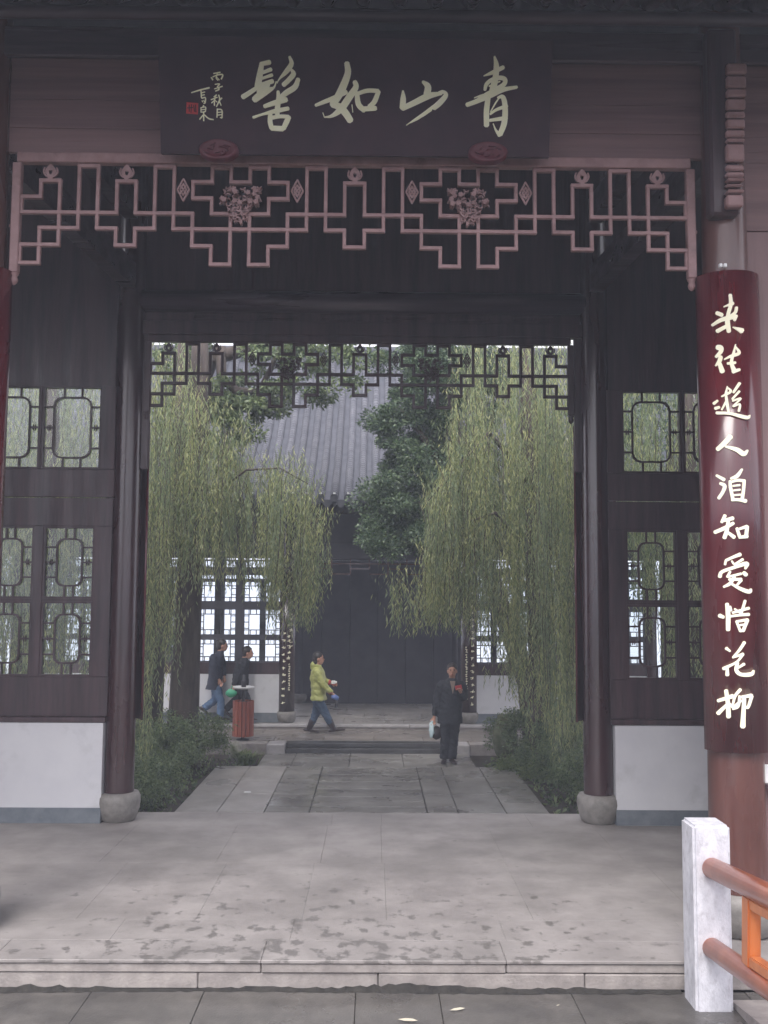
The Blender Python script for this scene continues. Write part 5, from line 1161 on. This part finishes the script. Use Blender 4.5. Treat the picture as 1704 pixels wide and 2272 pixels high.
    for s in 'LR':
        sh, el, wr = g('sh' + s), g('el' + s), g('wr' + s)
        sleeve(A, [sh.lerp(ch, 0.45), sh, el, wr - (wr - el).normalized() * 0.015], [0.085 * k, 0.082 * k, 0.064 * k, 0.047 * k], puff=pf_ * 1.2)
    if w.get('hood'):
        A.add(*ell(nk - F * 0.085 - U * 0.005, 0.055, 0.125, 0.085, F, Sd)); A.add(*ell(nk - F * 0.02 + U * 0.0, 0.085, 0.098, 0.048, F, Sd))
    remesh('jacket', A, w['jacket'], t, 0.010, 2, 0.011)
    T = MB(); T.add(*loft([(pv_ - U * 0.10, 0.115, 0.165), (pv_ - U * 0.02, 0.125, 0.172), (pv_ + U * 0.08, 0.118, 0.16)], F, Sd))
    for s in 'LR':
        kn, an = g('kn' + s), g('an' + s); end = an.lerp(kn, 0.45) if w.get('boots') else an + U * 0.005; c_ = w.get('cuff', 0.062)
        sleeve(T, [pv_.lerp(g('hp' + s), 0.7), g('hp' + s) - U * 0.03, kn, end], [0.10, 0.102, 0.074, 0.066 if w.get('boots') else c_])
    remesh('trousers', T, w['trousers'], t, 0.011, 2, 0.012)
    for s in 'LR':
        an, kn = g('an' + s), g('kn' + s); tf = Vector(J.get('toe' + s, (F.x, F.y, 0))).normalized(); up = Vector((-tf.z * tf.x, -tf.z * tf.y, 1)).normalized(); ts = tf.cross(up)
        Q = MB(); base = an - up * 0.062
        for (d0, wid, hh) in ((-0.055, 0.034, 0.06), (0.0, 0.040, 0.075), (0.07, 0.044, 0.055), (0.125, 0.042, 0.042), (0.165, 0.030, 0.034)):
            v, f = ell(Vector((0, 0, 0)), 0.055, wid, hh * 0.5, Vector((1, 0, 0)), Vector((0, 1, 0)), 8)
            Q.add([tuple(base + tf * (d0 + p[0]) + ts * p[1] + up * (p[2] + hh * 0.5)) for p in v], f)
        if w.get('boots'): sleeve(Q, [an - up * 0.01, an.lerp(kn, 0.45), an.lerp(kn, 0.68)], [0.050, 0.066, 0.074])
        remesh('boot' if w.get('boots') else 'shoe', Q, LEATHER, t, 0.009, 2)
    return t
mat_lip = mat('lips', (0.38, 0.13, 0.11), rough=0.5)
# 1 woman in a yellow-green padded jacket, walking to the right
Yw = 19.12; s_ = Yw / FOC; O = (X(707, Yw, 1560), Yw, -0.325)
jw = lambda px, py, dy=0.0: ((px - 707) * s_, dy, Zp(py, Yw) + 0.325)
JW = dict(pelvis=jw(707, 1548), chest=jw(704, 1500), neck=jw(704, 1478), head=jw(706, 1462), shL=jw(706, 1486, 0.15), elL=jw(716, 1513, 0.2), wrL=jw(733, 1517, 0.16), shR=jw(702, 1487, -0.15), elR=jw(716, 1516, -0.2), wrR=jw(737, 1537, -0.17),
          hpL=jw(708, 1553, 0.07), knL=jw(699, 1590, 0.07), anL=jw(686, 1618, 0.07), hpR=jw(709, 1553, -0.07), knR=jw(726, 1590, -0.07), anR=jw(741, 1616, -0.07), toeR=(1, 0, 0.16), toeL=(1, 0, -0.12))
wp = person('woman in a yellow green padded jacket, jeans and dark boots walking right', O, JW, dict(jacket=YELLOW, trousers=JEANS_D, boots=True, hem=(0.0, 0, -0.05), fat=1.02, puff=0.035, hood=True, hair_len=0.14), head_dir=(1, -0.05))
ax_ = lambda px, py, dy=0.0: Vector((O[0], O[1], O[2])) + Vector(jw(px, py, dy))
for dy, a, b in ((0.165, (727, 1516), (732, 1517)), (-0.176, (731, 1531), (736, 1536))): tube('cuff', [ax_(*a, dy), ax_(*b, dy)], [0.052, 0.045], RED_C, wp, n=12)
cam_ = thing('camera', 'small white and red camera in the raised hand of the walking woman', 'camera', tuple(ax_(739, 1517, 0.13)))
p = ax_(739, 1516, 0.13); box('body', p.x - 0.045, p.x + 0.03, p.y - 0.03, p.y + 0.03, p.z - 0.03, p.z + 0.035, METAL_W, cam_, bev=0.008); v, f = tubev([p + Vector((0.03, 0, 0)), p + Vector((0.06, 0, 0))], 0.024, 12); link('lens', v, f, METAL_W, cam_, True); box('strap', p.x - 0.04, p.x + 0.03, p.y - 0.02, p.y + 0.02, p.z - 0.045, p.z - 0.031, RED_C, cam_)
p = ax_(746, 1546, -0.17); ub = thing('folded_umbrella', 'short folded blue umbrella in the lower hand of the walking woman', 'umbrella', (p.x, p.y, p.z - 0.2))
v, f = tubev([p + Vector((-0.09, 0, 0.02)), p + Vector((-0.03, 0, 0.01)), p + Vector((0.02, 0, -0.02)), p + Vector((0.015, 0, -0.05))], [0.03, 0.05, 0.048, 0.02], 10); link('cover', v, f, BLUE_C, ub, True)
v, f = tubev([p + Vector((0.012, 0, -0.05)), p + Vector((0.0, 0, -0.19))], [0.024, 0.03], 10); link('case', v, f, METAL_DK, ub, True)
# 2 person in a black suit facing the camera
Yb = 16.93; s_ = Yb / FOC; O2 = (X(1000, Yb, 1560), Yb, -0.488)
jb = lambda px, py, dy=0.0: ((px - 1000) * s_, dy, Zp(py, Yb) + 0.488)
JB = dict(pelvis=jb(998, 1585), chest=jb(1003, 1527), neck=jb(1003, 1505, -0.01), head=jb(1003, 1487, -0.02), shR=jb(980, 1518), elR=jb(969, 1559), wrR=jb(964, 1590, -0.03), shL=jb(1026, 1518), elL=jb(1029, 1549, -0.02), wrL=jb(1019, 1531, -0.20),
          hpR=jb(989, 1590), knR=jb(987, 1638), anR=jb(986, 1683), hpL=jb(1009, 1590), knL=jb(1007, 1638, -0.01), anL=jb(1003, 1683, -0.02), toeR=(-0.25, -1, 0), toeL=(0.3, -1, 0))
sp = person('person in a black suit standing on the path facing the gate, red booklet in hand', O2, JB, dict(jacket=BLACK, trousers=BLACK, hem=(0, 0, -0.14), fat=1.04, cuff=0.075), head_dir=(-0.05, -1))
ab = lambda px, py, dy=0.0: Vector(O2) + Vector(jb(px, py, dy))
p = ab(1003, 1517, -0.145); v = [p + Vector(q) for q in ((-0.045, 0, 0.06), (0.045, 0, 0.06), (0.0, -0.03, -0.15))]; link('shirt', [tuple(q) for q in v] + [tuple(q + Vector((0, 0.03, 0))) for q in v], [(0, 2, 1), (3, 4, 5), (0, 1, 4, 3), (1, 2, 5, 4), (2, 0, 3, 5)], TAN, sp)
p = ab(1014, 1521, -0.28); o = thing('booklet', 'small red booklet in the raised hand of the black-suited person', 'booklet', tuple(p)); v = boxv(-0.055, 0.055, -0.012, 0.012, -0.035, 0.035); mm = Matrix.Rotation(R(-12), 3, 'Y'); link('cover', [tuple(p + mm @ Vector(q)) for q in v], BOXF, RED_C, o)
p = ab(958, 1632, -0.05); o = thing('plastic_bag', 'pale blue plastic bag hanging from the hand of the black-suited person', 'bag', tuple(p)); blob('bag_body', tuple(p + Vector((0, 0, 0.10))), (0.045, 0.04, 0.125), BAG_B, o, seed=4, amp=0.22, seg=10); tube('handle', [p + Vector((0, 0, 0.24)), ab(963, 1600, -0.04)], [0.02, 0.012], BAG_B, o, n=6)
p = ab(969, 1640, 0.0); o = thing('hand_bag', 'dark brown hand bag beside the pale blue bag', 'bag', tuple(p)); blob('bag_body', tuple(p + Vector((0, 0, 0.11))), (0.09, 0.05, 0.11), LEATHER, o, seed=6, amp=0.08, seg=8); tube('handle', [p + Vector((0, 0, 0.2)), ab(965, 1600, -0.01)], 0.01, TAN, o, n=6)
# 3, 4 two men striding right along the hall terrace, half hidden by the shrub
Ym = 19.78; s_ = Ym / FOC
def man(px0, label, pts, wear, hd_):
    Om = (X(px0, Ym, 1560), Ym, HZ); j = {k: ((q[0] - px0) * s_, q[2] if len(q) > 2 else 0.0, Zp(q[1], Ym) - HZ) for k, q in pts.items() if not k.startswith('toe')}
    for k in pts:
        if k.startswith('toe'): j[k] = pts[k]
    return person(label, Om, j, wear, head_dir=hd_), Om
man(478, 'man in a dark jacket and blue jeans walking right behind the shrub', dict(pelvis=(476, 1519), chest=(478, 1466), neck=(487, 1447), head=(491, 1434), shL=(484, 1457, 0.16), elL=(490, 1486, 0.2), wrL=(494, 1504, 0.12), shR=(474, 1459, -0.16), elR=(478, 1490, -0.22), wrR=(488, 1508, -0.2),
    hpL=(478, 1524, 0.08), knL=(476, 1556, 0.08), anL=(452, 1575, 0.08), hpR=(480, 1524, -0.08), knR=(492, 1560, -0.08), anR=(490, 1591, -0.08), toeL=(1, 0, -0.7), toeR=(1, 0, 0)), dict(jacket=NAVY, trousers=JEANS, hem=(-0.03, 0, -0.10), cuff=0.072), (1, 0.1))
mD, OD = man(536, 'man in a black coat leaning forward as he strides right behind the litter bin', dict(pelvis=(535, 1523), chest=(536, 1478), neck=(541, 1462), head=(548, 1450), shL=(541, 1470, 0.15), elL=(538, 1500, 0.2), wrL=(528, 1522, 0.2), shR=(532, 1471, -0.15), elR=(526, 1500, -0.22), wrR=(522, 1522, -0.24),
    hpL=(534, 1528, 0.08), knL=(521, 1556, 0.08), anL=(500, 1578, 0.08), hpR=(538, 1528, -0.08), knR=(552, 1560, -0.08), anR=(548, 1591, -0.08), toeL=(1, 0, -0.7), toeR=(1, 0, 0)), dict(jacket=BLACK, trousers=BLACK, hem=(-0.03, 0, -0.12)), (1, -0.05))
p = Vector((X(520, Ym), Ym - 0.26, Zp(1546, Ym))); o = thing('shopping_bag', 'green shopping bag carried by the leaning man behind the litter bin', 'bag', tuple(p)); blob('bag_body', tuple(p + Vector((0, 0, 0.08))), (0.12, 0.05, 0.075), BAG_G, o, seed=8, amp=0.12, seg=8); tube('handle', [p + Vector((0, 0, 0.13)), p + Vector((0.01, 0, 0.22))], 0.012, BAG_G, o, n=6)

# ================================================================== HAZE
hm = bpy.data.materials.new('haze'); hm.use_nodes = True; n_ = hm.node_tree.nodes; n_.remove(n_['Principled BSDF'])
pvv = n_.new('ShaderNodeVolumePrincipled'); pvv.inputs['Density'].default_value = HAZE; pvv.inputs['Color'].default_value = (0.80, 0.86, 1.0, 1); pvv.inputs['Anisotropy'].default_value = 0.0
hm.node_tree.links.new(pvv.outputs[0], n_['Material Output'].inputs['Volume'])
box('haze', -430, 430, -430, 430, -3.3, 10.5, hm, None, kind='stuff')
